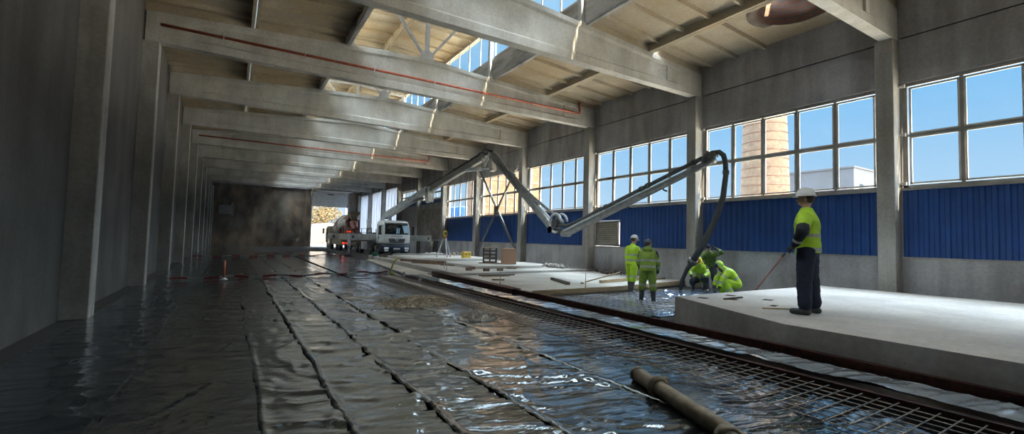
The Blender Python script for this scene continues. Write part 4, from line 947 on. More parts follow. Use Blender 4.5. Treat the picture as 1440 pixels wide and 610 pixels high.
# outriggers
def outrigger(A, B, zf, nm='outrigger'):
    A, B = Vector(A), Vector(B); o = MB(); o.bar(A, B, .30, .50); o.bar(B-(B-A).normalized()*.4, B+(B-A).normalized()*.05, .32, .54); o = o.build(nm, 'boom_white', pt)
    m_ = MB(); d = (B-A).normalized(); c = B-d*.35; m_.bar(c+Vector((0,-.165,-.09)), c+Vector((0,-.165,.09)), .17, .17, up=(0,1,0)); m_.build('sight_hole', 'dark_trim', o)
    m_ = MB(); e = B; m_.tube([(e.x,e.y,e.z-.22), (e.x,e.y,zf+.55)], .13, 12); m_.tube([(e.x,e.y,zf+.6), (e.x,e.y,zf+.12)], .085, 12); m_.build('jack_leg', 'boom_white', o)
    m_ = MB(); m_.lathe([(.26,zf+.02), (.26,zf+.08), (.12,zf+.14)], (e.x,e.y,0), 14); m_.box(e.x-.4,e.x+.4,e.y-.3,e.y+.3,zf-.0,zf+.02); m_.build('foot_plate', 'boom_dark', o)
outrigger((.95,2.7,1.52), (3.06,.15,1.52), .20); outrigger((-.9,2.7,1.52), (-3.62,.55,1.52), .075)
outrigger((.95,7.6,1.52), (2.9,8.6,1.52), .0); outrigger((-.9,6.6,1.52), (-4.02,6.85,1.52), .07)
# boom sections (box beams with delivery line, rams, knuckle links)
def L3(x, y, z): return Vector((x-PX, y-PY, z))
B0 = Vector((TX, TY+.15, 3.42)); K1 = L3(11.86, 31.2, 5.05); K1b = L3(11.90, 30.85, 5.0)
K2a = L3(12.24, 23.15, 6.36); K2b = L3(12.29, 22.15, 6.28); K3a = L3(12.53, 16.75, 2.10); K3b = L3(12.57, 15.9, 1.98); TIP = L3(12.90, 8.95, 4.33)
SIDE = Vector((1, 0, 0))
def section(nm, A, B, w0, h0, w1, h1, matn, off=0.0, pins=(.16, .16)):
    A, B = Vector(A), Vector(B); d = (B-A).normalized(); u = SIDE.cross(d).normalized(); u = u if u.z > 0 else -u
    b = MB(); n = 6; vs = []
    for i in range(n+1):
        t = i/n; c = A.lerp(B, t) + u*off; wv = w0+(w1-w0)*t; hv = h0+(h1-h0)*t
        for a, q in ((-.5,-.38), (-.38,-.5), (.38,-.5), (.5,-.38), (.5,.38), (.38,.5), (-.38,.5), (-.5,.38)): vs.append(c + SIDE*a*wv + u*q*hv)
    b.add(vs, [(i*8+j, i*8+(j+1) % 8, (i+1)*8+(j+1) % 8, (i+1)*8+j) for i in range(n) for j in range(8)] + [tuple(range(8)), tuple(n*8+j for j in range(8))])
    for t, pr in zip((.0, 1.0), pins):
        c = A.lerp(B, t) + u*off; b.tube([c-SIDE*pr*1.5, c+SIDE*pr*1.5], pr, 14)
    return b.build(nm, matn, pt), d, u
s1, d1_, u1 = section('boom_section', B0, K1, .42, .62, .34, .46, 'boom_white')
b = MB(); 
for t in (.12, .2, .35, .48, .66, .8): c = B0.lerp(K1, t); b.tube([c-SIDE*.225, c+SIDE*.225], .05, 8)
b.build('bolt', 'boom_dark', s1)
b = MB(); b.tube([Vector((TX,TY-.45,2.75)), B0.lerp(K1,.10)-u1*.2], .12, 12); b.tube([B0.lerp(K1,.10)-u1*.2, B0.lerp(K1,.27)-u1*.30], .07, 10); b.build('lift_ram', 'steel_pale', pt)
b = MB(); b.tube([L3(11.72,34.0,4.38), L3(11.85,31.9,4.5)], .11, 12); b.tube([L3(11.85,31.9,4.5), L3(11.90,30.5,4.50)], .06, 10); b.build('ram', 'boom_grey', pt)
def links(c, s_, parent, lens):
    for sx_ in (-.2, .2):
        b = MB()
        for (a, e) in lens: b.bar(c+a+SIDE*sx_, c+e+SIDE*sx_, .05, .16)
        b.build('knuckle_link', 'boom_white', parent)
s2, d2_, u2 = section('boom_section', K1b, K2a, .34, .42, .28, .34, 'boom_grey', 0)
b = MB(); b.tube([K1b+u2*.30-SIDE*.05, K2a+u2*.26-SIDE*.05], .075, 10)
for t in (.08,.3,.52,.74,.95): c = K1b.lerp(K2a, t)+u2*.28-SIDE*.05; b.tube([c-d2_*.07, c+d2_*.07], .1, 10); b.bar(c, c-u2*.2, .05, .05, up=(0,1,0))
b.build('delivery_line', 'boom_dark', s2)
links(K1, 1, pt, [(Vector((0,.1,.0)), Vector((0,-.35,-.75))), (Vector((0,-.9,.15)), Vector((0,-.7,-.85))), (Vector((0,-.35,-.75)), Vector((0,-.75,-.85)))])
b = MB(); c = K1+Vector((0,-.45,-.55)); b.prism([(c.y-.35,c.z-.35), (c.y+.25,c.z-.42), (c.y+.35,c.z+.25), (c.y-.3,c.z+.3)], 'x', c.x-.12, c.x+.12); b.build('knuckle_casting', 'boom_white', pt)
b = MB(); b.tube([L3(12.11,25.9,5.86), L3(12.22,23.6,5.68)], .11, 12); b.tube([L3(12.22,23.7,5.69), L3(12.26,22.6,5.60)], .06, 10); b.bar(L3(12.11,25.9,5.75), L3(12.11,25.9,6.1), .14, .2, up=(0,1,0)); b.build('ram', 'steel_pale', pt)
links(K2a, 1, pt, [(Vector((0,.05,0)), Vector((0,-.40,-.62))), (Vector((0,-.95,.05)), Vector((0,-.40,-.62)))])
b = MB(); c = K2a+Vector((0,-.95,-.62)); b.prism([(c.y-.28,c.z-.3), (c.y+.1,c.z-.36), (c.y+.32,c.z+.25), (c.y-.1,c.z+.36)], 'x', c.x-.13, c.x+.13); b.build('knuckle_casting', 'mixer_pale', pt)
b = MB(); b.bar(K2a+Vector((-.1,.1,.1)), K2b+Vector((-.1,-.1,.12)), .12, .14); b.tube([K2a+Vector((-.05,.2,.28)), K2a+Vector((-.15,-.4,.36)), K2b+Vector((-.15,.3,.32)), K2b+Vector((-.1,-.1,.2))], .06, 8); b.build('hose_bundle', 'boom_dark', pt)
s3, d3_, u3 = section('boom_section', K2b, K3a, .30, .44, .22, .30, 'boom_grey')
b = MB(); b.tube([K2b+u3*.26-SIDE*.1, K2b.lerp(K3a,.55)+u3*.27-SIDE*.1, K2b.lerp(K3a,.7)+u3*.36-SIDE*.1, K3b+Vector((-.1,.25,.55))], .07, 10)
for t in (.05,.3,.55): c = K2b.lerp(K3a,t)+u3*.26-SIDE*.1; b.tube([c-d3_*.07, c+d3_*.07], .095, 10)
b.build('delivery_line', 'boom_dark' if False else 'boom_grey', s3)
b = MB(); b.tube([K2b.lerp(K3a,.45)+u3*.17+SIDE*.02, K2b.lerp(K3a,.75)+u3*.2], .07, 10); b.tube([K2b.lerp(K3a,.75)+u3*.2, K3a+u3*.28], .045, 8); b.build('ram', 'steel_pale', s3)
# lettering on the third section, facing the hall (-X side)
ang = math.atan2(d3_.z, -d3_.y)
tm = Matrix((( 0, 0, -1), (d3_.y, u3.y, 0), (d3_.z, u3.z, 0)))
for body, t, sz in (('SCHWING', .17, .30), ('SCHWING', .40, .22)):
    o = text_mesh('boom_lettering', body, sz, .003, 'boom_dark', s3, (0,0,0), (0,0,0)); w_ = Vector((-1,0,0)); m3 = Matrix.Identity(4)
    c = K2b.lerp(K3a, t) - SIDE*(.155-.03*t)
    for i in range(3): m3[i][0], m3[i][1], m3[i][2], m3[i][3] = d3_[i], u3[i], w_[i], c[i]
    o.matrix_local = m3
# elbow of the third knuckle
for sx_ in (-.17, .17):
    b = MB(); c = K3a + Vector((sx_, -.35, .30)); pts = [c+Vector((0, .42*math.cos(a), .42*math.sin(a))) for a in [math.radians(q) for q in range(-110, 171, 20)]]; b.tube(pts, .055, 8); b.build('knuckle_ring', 'steel_pale', pt)
b = MB(); b.tube([K3a+Vector((-.22,-.3,.3)), K3a+Vector((.22,-.3,.3))], .20, 16); b.tube([K3a+Vector((-.24,0,0)), K3a+Vector((.24,0,0))], .16, 14); b.bar(K3a+Vector((0,.1,-.02)), K3b+Vector((0,-.1,0)), .26, .26); b.build('knuckle_casting', 'boom_dark', pt)
s4, d4_, u4 = section('boom_section', K3b, TIP, .20, .27, .13, .18, 'boom_grey', -.06, (.14, .085))
b = MB(); b.tube([K3b+Vector((-.12,.35,.3)), K3b+d4_*.45+u4*.17-SIDE*.12, K3b.lerp(TIP,.97)+u4*.12-SIDE*.12], .072, 10)
for t in (.05,.33,.37,.62,.66,.93): c = K3b.lerp(TIP,t)+u4*(.18-.06*t)-SIDE*.12; b.tube([c-d4_*.06, c+d4_*.06], .1, 10)
b.build('delivery_line', 'boom_dark', s4)
b = MB(); b.tube([K3b+u4*.06+SIDE*.0-SIDE*.13, K3b.lerp(TIP,.35)+u4*.05-SIDE*.12], .05, 8); b.tube([K3b.lerp(TIP,.35)+u4*.05-SIDE*.12, K3b.lerp(TIP,.9)-SIDE*.09], .028, 8); b.build('hydraulic_pipe', 'steel_pale', s4)
for t in (.50, .73):
    b = MB(); c = K3b.lerp(TIP,t)-u4*.12; b.bar(c, c-u4*.12-d4_*.02, .03, .03); b.tube([c-u4*.12, c-u4*.20+d4_*.1], .03, 8); b.build('work_lamp', 'dark_trim', s4)
b = MB(); c = TIP+d4_*.0+u4*.05-SIDE*.1; b.bar(c-d4_*.25, c+d4_*.25, .16, .2); b.tube([c-d4_*.1-SIDE*.15, c-d4_*.1+SIDE*.2], .07, 10); b.bar(c+u4*.1, c+u4*.22, .06, .06); b.build('boom_head', 'boom_dark', s4)
hp = [L3(*q) for q in ((12.80,9.1,4.42), (12.83,8.87,4.50), (12.86,8.66,4.50), (12.87,8.52,4.38), (12.88,8.46,4.15), (12.89,8.45,3.78), (12.90,8.55,3.1), (12.90,8.83,2.35), (12.88,9.22,1.62), (12.86,9.62,1.02))]
b = MB(); b.tube(hp, [.08,.08,.08,.08,.078,.08,.086,.092,.10,.11], 16); ho = b.build('end_hose', 'rubber', pt)
b = MB(); b.tube([hp[5], hp[5]+Vector((0,.0,.12))], .10, 14); b.tube([hp[-1]+Vector((0,-.05,.08)), hp[-1]+Vector((0,.03,-.05))], .15, 16); b.build('hose_clamp', 'boom_dark', ho)
b = MB(); b.tube([hp[-1], L3(12.85,9.82,.75), L3(12.85,10.0,.40), L3(12.85,10.06,.06)], [.10,.07,.06,.065], 12); b.build('hose_end', 'dark_trim', ho)
b = MB(); b.tube([hp[4]+Vector((.0,-.1,0)), hp[4]+Vector((0,-.2,-.2)), hp[5]+Vector((0,-.2,-.25)), hp[5]+Vector((0,-.09,-.45))], .006, 5); b.build('safety_cable', 'steel_pale', ho)

# ------------------------------------------------------------------ mixer truck, rear towards the pump
MX, MY = 10.95, 49.6
mt = thing('mixer_truck', 'brown concrete mixer truck with a red and pale drum standing before the gate', 'mixer truck', (MX, MY, 0))
b = MB(); b.box(-.5,-.36,.3,9.5,.85,1.1); b.box(.36,.5,.3,9.5,.85,1.1); b.box(-1.2,1.2,.2,5.6,1.12,1.2); b.box(-1.22,-1.16,.3,5.5,.62,1.12); b.box(1.16,1.22,.3,5.5,.62,1.12); b.build('chassis', 'mixer_body', mt)
for y in (1.5, 2.9, 6.4, 8.6):
    for x in (-1.03, 1.03): wheel(mt, x, y)
b = MB()
for y in (1.5, 2.9): 
    for x in (-1.05, 1.05): b.tube([(x, y+.66*math.cos(a), .52+.66*math.sin(a)) for a in [math.pi*i/8 for i in range(9)]], .06, 6)
b.build('mudguard', 'mixer_body', mt)
b = MB(); rr_loft(b, [(.75,7.7,9.85,1.18,.15), (1.6,7.7,9.9,1.2,.18), (2.45,7.7,9.75,1.18,.2), (2.7,7.8,9.5,1.08,.22)]); b.build('cab', 'mixer_body', mt)
b = MB(); b.box(-1.215,-1.20,8.4,9.3,1.65,2.4); b.box(1.20,1.215,8.4,9.3,1.65,2.4); b.build('side_window', 'screen_glass', mt)
for s_ in (-1, 1): b = MB(); b.rbox(s_*1.5,9.6,2.1,.1,.06,.32,.03); b.bar((s_*1.15,9.6,2.3), (s_*1.45,9.6,2.3), .04, .04); b.build('mirror', 'mixer_body', mt)
# drum along a tilted axis
dax = Vector((0, -1, .17)).normalized(); dc = Vector((0, 7.1, 2.15)); dsx = Vector((1,0,0)); dup = dsx.cross(dax)
b = MB(); prof = [(.0,.35), (.25,.75), (.9,1.02), (1.8,1.17), (2.8,1.2), (3.8,1.1), (4.8,.85), (5.6,.62), (6.1,.5), (6.2,.55), (6.3,.5), (6.3,.42), (5.9,.36)]; n = 36; vs = []
for h, r in prof:
    for k in range(n): a = 2*math.pi*k/n; vs.append(dc + dax*h + (dsx*math.cos(a)+dup*math.sin(a))*r)
for i in range(len(prof)-1):
    for k in range(n):
        j = (k+1) % n; band = ((prof[i][0]*.9 + 6*k/n*.5) % 2.0) > .62
        b.add([], [], 0); b.f.append((i*n+k, i*n+j, (i+1)*n+j, (i+1)*n+k)); b.m.append(1 if band and i < 7 else 0); b.sm.append(True)
b.v = [tuple(v) for v in vs]; b.build('drum', ['mixer_red', 'mixer_pale'], mt)
b = MB(); b.tube([dc+dax*3.6+(dsx*math.cos(a)+dup*math.sin(a))*1.14 for a in [2*math.pi*i/36 for i in range(37)]], .06, 8, cap=False); b.build('roller_ring', 'mixer_body', mt)
b = MB()
for s_ in (-1, 1): b.bar((s_*.9,1.6,1.2), (s_*.75,2.2,2.6), .14, .2); b.bar((s_*.9,3.0,1.2), (s_*.85,2.4,2.5), .1, .12); b.bar((s_*.7,.6,1.2), (s_*.62,.9,3.3), .12, .12)
b.box(-.8,.8,6.9,7.2,1.2,2.3,bev=.03); b.build('drum_stand', 'mixer_red', mt)
b = MB(); b.add([(-.55,.95,3.95), (.55,.95,3.95), (.6,.05,4.15), (-.6,.05,4.15), (-.22,.95,3.3), (.22,.95,3.3), (.25,.3,3.3), (-.25,.3,3.3)], [(0,4,5,1), (1,5,6,2), (2,6,7,3), (3,7,4,0)]); b.build('feed_hopper', 'mixer_body', mt)
b = MB(); b.tube([(0,.7,3.0), (0,.3,2.5), (.1,-.2,2.2)], [.4,.32,.3], 14, cap=False); b.bar((.05,-.1,2.2), (.5,-1.2,1.75), .42, .1); b.build('discharge_chute', 'mixer_red', mt)
b = MB()
for x in (-.95, -.75): b.bar((x,.1,1.1), (x,.1,2.9), .05, .05)
for i in range(7): b.box(-.95,-.75,.08,.12,1.2+.25*i,1.24+.25*i)
b.build('ladder', 'mixer_pale', mt)
b = MB(); b.box(-1.2,1.2,.12,.3,.6,.95,bev=.02); rb = b.build('rear_beam', 'mixer_body', mt)
for x in (-1.0, -.62, .62, 1.0): b = MB(); b.rbox(x,.10,.80,.11,.03,.08,.02); b.build('tail_lamp', 'tail_red', rb)
for x in (-.55, -.3): b = MB(); b.rbox(x,.62,2.02,.09,.04,.06,.02); b.build('marker_lamp', 'tail_red', mt)
# ------------------------------------------------------------------ people
mat('skin', (.52,.32,.23), (.44,.26,.18), rough=.6, scale=12)
mat('hi_vis', (.42,.66,.02), (.30,.50,.015), rough=.65, scale=6, bump=.3, bscale=30)
mat('hi_vis_dirty', (.24,.36,.04), (.16,.25,.03), rough=.7, scale=5, bump=.3, bscale=30)
mat('work_green', (.10,.17,.03), (.06,.10,.02), rough=.75, scale=5)
mat('cloth_dark', (.022,.026,.036), (.014,.016,.022), rough=.8, scale=8)
mat('cloth_navy', (.018,.024,.05), (.012,.016,.035), rough=.8, scale=8)
mat('reflective', (.38,.39,.38), (.27,.28,.27), rough=.4, scale=10)
mat('boot_rubber', (.030,.036,.036), (.06,.06,.055), rough=.45, scale=7)
mat('glove', (.03,.03,.032), (.06,.055,.05), rough=.8, scale=12)
mat('helmet_white', (.66,.66,.64), rough=.3, scale=3); mat('helmet_yellow', (.75,.62,.03), rough=.35, scale=3)
mat('beanie', (.16,.165,.18), (.10,.105,.115), rough=.95, scale=20, bump=.4); mat('hair_brown', (.07,.045,.03), rough=.7, scale=20)
def capsule(b, A, B, ra, rb, n=12):
    A, B = Vector(A), Vector(B); d = (B-A); L = d.length; d = d/L if L > 1e-6 else Vector((0,0,1))
    pts, rs = [], []
    for i in range(5): a = math.radians(-85+i*85/4); pts.append(A + d*ra*math.sin(a)); rs.append(ra*math.cos(a))
    for i in range(1, 4): pts.append(A.lerp(B, i/4)); rs.append(ra+(rb-ra)*i/4)
    for i in range(5): a = math.radians(i*85/4); pts.append(B + d*rb*math.sin(a)); rs.append(rb*math.cos(a))
    b.tube(pts, rs, n)
def eloft(b, secs, n=18):
    """secs: (centre, rx, ry, X axis, Y axis)"""
    vs = []
    for c, rx, ry, ax, ay in secs:
        for k in range(n): t = 2*math.pi*k/n; vs.append(Vector(c) + ax*rx*math.cos(t) + ay*ry*math.sin(t))
    m_ = len(secs); b.add(vs, [(i*n+k, i*n+(k+1) % n, (i+1)*n+(k+1) % n, (i+1)*n+k) for i in range(m_-1) for k in range(n)] + [tuple(range(n-1, -1, -1)), tuple((m_-1)*n+k for k in range(n))], 0, True)
def skinned(b, name, mats, parent, voxel, smooth=3, matf=None, crease=0, seed=0):
    me = b.mesh(name, mats); o = bpy.data.objects.new(name, me); COL.objects.link(o)
    md = o.modifiers.new('r', 'REMESH'); md.mode = 'VOXEL'; md.voxel_size = voxel; md.use_smooth_shade = True
    bpy.context.view_layer.update()
    m2 = bpy.data.meshes.new_from_object(o.evaluated_get(bpy.context.evaluated_depsgraph_get()))
    o.modifiers.clear(); o.data = m2; bpy.data.meshes.remove(me); m2.name = name
    bm = bmesh.new(); bm.from_mesh(m2)
    for _ in range(smooth): bmesh.ops.smooth_vert(bm, verts=bm.verts, factor=.5, use_axis_x=True, use_axis_y=True, use_axis_z=True)
    if crease:
        bm.normal_update(); co = np.array([v.co for v in bm.verts])
        h = ridged(co[:,0]*6+co[:,2]*9+seed, co[:,1]*6-co[:,2]*7+seed*2.3, 3)-.45 + .5*(fbm(co[:,2]*22+co[:,0]*5, co[:,1]*7+seed, 2)-.4)
        for v, q in zip(bm.verts, h): v.co += v.normal*float(q)*crease
    bm.to_mesh(m2); bm.free()
    m2.materials.clear()
    for q in mats: m2.materials.append(M[q])
    idx = [0]*len(m2.polygons)
    if matf:
        for i, p in enumerate(m2.polygons): idx[i] = matf(p.center)
    m2.polygons.foreach_set('material_index', idx); m2.polygons.foreach_set('use_smooth', [True]*len(idx)); m2.update()
    o.parent = parent; return o
def seg_t(p, A, B):
    d = B-A; t = (p-A).dot(d)/d.length_squared; q = A + d*max(0, min(1, t)); return t, (p-q).length
def person(label, loc, face, H=1.78, lean=0, side=0, legs=((0,0,.06),(0,0,.06)), arms=None, head=(0,0), hat='helmet_white', jacket='hi_vis', trousers='hi_vis', boots=True, tall_boots=True,
           dark_shoulder=False, bands='hoop', hood='down', dark_sleeve=False, dark_hem=False, z0=0, hand_curl=1.0, root=None, vest=False, cuffs=True, bulk=1.15):
    s = H/1.78; g = s*bulk; rz = -math.atan2(face[0], face[1]); root_e = thing('person', label, 'person', loc, rz)
    V = Vector; up = V((math.sin(side), math.sin(lean)*math.cos(side), math.cos(lean)*math.cos(side))).normalized(); X = V((1,0,0)); X = (X - up*X.dot(up)).normalized(); F = up.cross(X)*1.0
    low = V((math.sin(side*.6), math.sin(lean*.55), math.cos(lean*.55))).normalized()
    # legs relative to pelvis
    J = {}; foot_low = []
    hips = {-1: V((-.095*s,0,0)), 1: V((.095*s,0,0))}
    for sd_, (fl, kn, ab) in zip((-1, 1), legs):
        h = hips[sd_]; th = V((sd_*math.sin(ab), math.sin(fl)*math.cos(ab), -math.cos(fl)*math.cos(ab))); k = h + th*.43*s
        sh = V((sd_*math.sin(ab)*.4, math.sin(fl-kn), -math.cos(fl-kn))).normalized(); a = k + sh*.42*s; J[sd_] = [h, k, a, sh]; foot_low.append(a.z)
    pz = -min(foot_low) + .085*s + z0; P0 = V((0,0,pz))
    for sd_ in (-1, 1): J[sd_][:3] = [q+P0 for q in J[sd_][:3]]
    mid = P0 + low*.26*s; nb = mid + up*.25*s
    sho = {q: nb - up*.055*s + X*q*.185*s for q in (-1, 1)}
    A = {}
    for q, (ud, fd) in zip((-1, 1), arms or (((-.15,.05,-1), (-.05,.25,-1)), ((.15,.05,-1), (.05,.25,-1)))):
        e = sho[q] + V(ud).normalized()*.285*s; w_ = e + V(fd).normalized()*.25*s; A[q] = (sho[q], e, w_, V(fd).normalized())
    hp, hy = head; hup = (up*.5 + V((0, math.sin(lean*.6+hp), math.cos(lean*.6+hp)))*.9).normalized()
    hd = nb + up*.06*s + hup*.16*s
    hR = Matrix.Rotation(hy, 3, 'Z'); hF = (hR @ (V((0,1,0)))).normalized(); hF = (hF - hup*hF.dot(hup)).normalized(); hX = hF.cross(hup); HR = Matrix((hX, hF, hup)).transposed()
    # body: one continuous skin
    b = MB(); R_ = Matrix((X, F if F.y > 0 else -F, up)).transposed()
    capsule(b, P0, mid, .125*s, .12*s, 14); capsule(b, mid, nb-up*.08*s, .125*s, .13*s, 14); capsule(b, sho[-1], sho[1], .06*s, .06*s); capsule(b, nb-up*.04*s, hd, .058*s, .055*s)
    b.ball(hd, (.078*s,.098*s,.115*s), 20, 0, HR); b.ball(hd+HR@V((0,.03*s,-.05*s)), (.058*s,.065*s,.065*s), 14, 0, HR)
    b.ball(hd+HR@V((0,.105*s,-.02*s)), (.014*s,.022*s,.022*s), 8, 0, HR); b.ball(hd+HR@V((0,.098*s,-.068*s)), (.026*s,.01*s,.012*s), 8, 0, HR)
    for q in (-1, 1): b.ball(hd+HR@V((q*.08*s,-.005*s,-.015*s)), (.012*s,.024*s,.034*s), 8, 0, HR)
    def hand(bb, w_, d, q, g):
        d = d.normalized(); sx_ = X if abs(d.dot(X)) < .9 else V((0,0,1)); pal = (sx_ - d*sx_.dot(d)).normalized(); nrm = d.cross(pal)*(q)
        c = w_ + d*.05*s; capsule(bb, w_, c, .028*s+g, .030*s+g, 8)
        for i in range(4):
            o = (i-1.5)*.021*s; b0 = c + pal*o*.9 + d*.02*s; L = (.072, .082, .077, .06)[i]*s; r = .0095*s+g
            c1 = .5*hand_curl; d1 = (d*math.cos(c1) + nrm*math.sin(c1)); m1 = b0 + d1*L*.5; c2 = 1.35*hand_curl; d2 = (d*math.cos(c2) + nrm*math.sin(c2)); m2_ = m1 + d2*L*.5
            capsule(bb, c + pal*o*.6, b0, r*1.1, r*1.05, 6); capsule(bb, b0, m1, r, r*.95, 6); capsule(bb, m1, m2_, r*.95, r*.8, 6)
        t0 = w_ + d*.025*s - pal*q*.024*s; t1 = t0 + (d*.6 - pal*q*.6 + nrm*.5).normalized()*.045*s; t2 = t1 + (d*.9 + nrm*.5).normalized()*.03*s
        capsule(bb, t0, t1, .012*s+g, .0105*s+g, 6); capsule(bb, t1, t2, .0105*s+g, .009*s+g, 6)
    for q in (-1, 1):
        a_, e, w_, d = A[q]; capsule(b, a_, e, .05*s, .042*s); capsule(b, e, w_, .042*s, .028*s); hand(b, w_, d, q, 0)
        h, k, an, sh = J[q]; capsule(b, h, k, .085*s, .058*s, 14); capsule(b, k, an, .056*s, .038*s); capsule(b, an+V((0,-.02,-.03))*s, an+V((0,.14,-.05))*s, .036*s, .03*s)
    skinned(b, 'body', ['skin'], root_e, .0085, 2)
    for q in (-1, 1):
        b = MB(); b.ball(hd+HR@V((q*.03*s,.086*s,.008*s)), (.012*s,.008*s,.007*s), 8, 0, HR); b.build('eye', 'cloth_dark', root_e)
        b = MB(); hand(b, A[q][2], A[q][3], q, .004); capsule(b, A[q][2]-A[q][3]*.05*s, A[q][2]+A[q][3]*.02*s, .042*s, .036*s, 10); skinned(b, 'glove', ['glove'], root_e, .006, 1)
    # jacket
    b = MB(); Fy = F if F.y > -.2 else -F
    hemc = P0 - low*.06*s
    secs = [(hemc, .185, .145), (P0+low*.08*s, .185, .145), (mid-low*.06*s, .175, .14), (mid+up*.06*s, .185, .142), (nb-up*.12*s, .195, .14), (nb-up*.03*s, .16, .11), (nb+up*.04*s, .085, .085)]
    eloft(b, [(c, rx*g, ry*g, X, Fy) for c, rx, ry in secs])
    for q in (-1, 1):
        a_, e, w_, d = A[q]; capsule(b, a_-X*q*.02*s-up*.01*s, e, .088*g, .072*g, 14); capsule(b, e, w_-d*.015*s, .070*g, .05*g, 14)
    if hood == 'down': b.ball(nb+up*.05*s-Fy*.075*s, (.14*s,.085*s,.085*s), 16, 0, R_); b.ball(nb+up*.045*s, (.105*s,.095*s,.06*s), 14, 0, R_)
    elif hood == 'up':
        b.ball(hd+HR@V((0,-.035*s,.01*s)), (.112*s,.112*s,.13*s), 18, 0, HR); capsule(b, nb-up*.02*s, hd-hup*.07*s, .12*s, .095*s)
    elif hood == 'collar': b.ball(nb+up*.05*s, (.095*s,.09*s,.055*s), 14, 0, R_)
    axis_len = (nb-hemc).length
    def jm(p):
        best, tb, seg = 9, 0, None
        for q in (-1, 1):
            for nm, (A0, B0_) in (('u', (A[q][0], A[q][1])), ('f', (A[q][1], A[q][2]))):
                t, dd = seg_t(p, A0, B0_)
                if dd < best: best, tb, seg = dd, t, (q, nm)
        tt = ((p-hemc).dot((nb-hemc).normalized()))/axis_len; ts, dt_ = seg_t(p, hemc, nb)
        lat = abs((p-nb).dot(X))
        if best < .085*s and (lat > .165*s or dt_ > .17*s):
            q, nm = seg
            if dark_sleeve: 
                if nm == 'f' and .62 < tb < .78: return 1
                return 2 if (nm == 'f' or tb > .72) else 0
            if dark_shoulder and nm == 'u' and -.4 < tb < .42: return 2
            if nm == 'u' and .62 < tb < .82: return 1
            if nm == 'f' and .35 < tb < .55 : return 1
            if nm == 'f' and tb > .93 and cuffs: return 2
            return 0
        if bands in ('hoop', 'both') and (.20 < tt < .29 or .50 < tt < .59): return 1
        if bands == 'low' and (.05 < tt < .13 or .40 < tt < .48): return 1
        if hood == 'up' and (p-hd).length < .2*s:
            q = HR.transposed() @ (p-hd)
            if q.y > .045*s: return 2
            if -.03*s < q.y < .0: return 1
        if bands in ('cross', 'both'):
            back = (p-nb).dot(Fy) < 0
            u = (p-hemc).dot(X)/s; v = tt
            if .36 < tt < .46: return 1
            if tt > .46 and abs(abs(u)-.12*((tt-.40)/.6)-.0) < .026: return 1
        if dark_hem and tt < .05: return 2
        if bands == 'navy_back' and tt > .62: return 2
        return 0
    skinned(b, 'jacket', [jacket, 'reflective', 'cloth_dark'], root_e, .014, 3, jm, .012, H*7)
    # trousers and boots
    b = MB(); b.ball(P0, (.165*g,.135*g,.14*s), 18)
    bt = .22 if tall_boots else .85
    for q in (-1, 1):
        h, k, an, sh = J[q]; capsule(b, h-V((0,0,.02)), k, .112*g, .088*g, 14); capsule(b, k, k.lerp(an, bt), .090*g, .085*g if tall_boots else .078*g, 14)
    def tm(p):
        for q in (-1, 1):
            t, dd = seg_t(p, J[q][1], J[q][2])
            if dd < .12*s and bt-.30 < t < bt-.18: return 1
        return 0
    skinned(b, 'trousers', [trousers, 'reflective'], root_e, .014, 3, tm if trousers.startswith('hi') else None, .014, H*3+1)
    for q in (-1, 1):
        h, k, an, sh = J[q]; b = MB(); top = k.lerp(an, bt-.02); capsule(b, top, an, .080*s, .058*s, 14)
        fd = V((q*.12, 1, 0)).normalized(); fd = (fd - V((0,0,1))*0).normalized(); toe_drop = 0 if an.z-z0 < .12*s else -.3
        capsule(b, an+V((0,-.035,-.035))*s, an+fd*.15*s+V((0,0,-.04*s+toe_drop*.15)), .048*s, .043*s, 12); skinned(b, 'boot', ['boot_rubber'], root_e, .012, 2)
    # head wear
    if hat in ('helmet_white', 'helmet_yellow'):
        b = MB(); n = 24; prof = [(0,.165), (.05,.16), (.095,.125), (.112,.07), (.116,.045)]; vs = []
        for r, h in prof[::-1]:
            for k in range(n): t = 2*math.pi*k/n; vs.append(hd + HR@V((math.cos(t)*r*.92*s, math.sin(t)*r*1.08*s, h*s)))
        b.add(vs, [(i*n+k, i*n+(k+1) % n, (i+1)*n+(k+1) % n, (i+1)*n+k) for i in range(len(prof)-1) for k in range(n)], 0, True)
        vs = []
        for k in range(n):
            t = 2*math.pi*k/n; ex = .035*max(0, math.sin(t))**2+.012
            for r, dz in ((.114, .045), (.116+ex, .036), (.116+ex, .030), (.110, .036)): vs.append(hd + HR@V((math.cos(t)*r*.92*s, math.sin(t)*r*1.08*s, dz*s)))
        b.add(vs, [(k*4+j, k*4+(j+1) % 4, ((k+1) % n)*4+(j+1) % 4, ((k+1) % n)*4+j) for k in range(n) for j in range(4)], 0, True); b.build('helmet', hat, root_e)
        b = MB(); b.ball(hd+HR@V((0,-.012*s,.0)), (.086*s,.10*s,.105*s), 16, 0, HR); 
        b = MB(); b.ball(hd+HR@V((0,-.035*s,.0)), (.083*s,.078*s,.085*s), 16, 0, HR); b.build('hair', 'hair_brown', root_e)
    elif hat == 'beanie':
        b = MB(); b.ball(hd+HR@V((0,-.012*s,.035*s)), (.098*s,.112*s,.105*s), 18, 0, HR); b.build('beanie', 'beanie', root_e)
        b = MB(); b.tube([hd+HR@V((math.cos(t)*.094*s, -.012*s+math.sin(t)*.108*s, .012*s-.012*s*math.sin(t))) for t in [2*math.pi*i/20 for i in range(21)]], .016*s, 8, cap=False); b.build('beanie_rim', 'beanie', root_e)
        b = MB(); b.ball(hd+HR@V((0,-.035*s,-.015*s)), (.080*s,.075*s,.075*s), 16, 0, HR); b.build('hair', 'hair_brown', root_e)
    elif hat == 'cap':
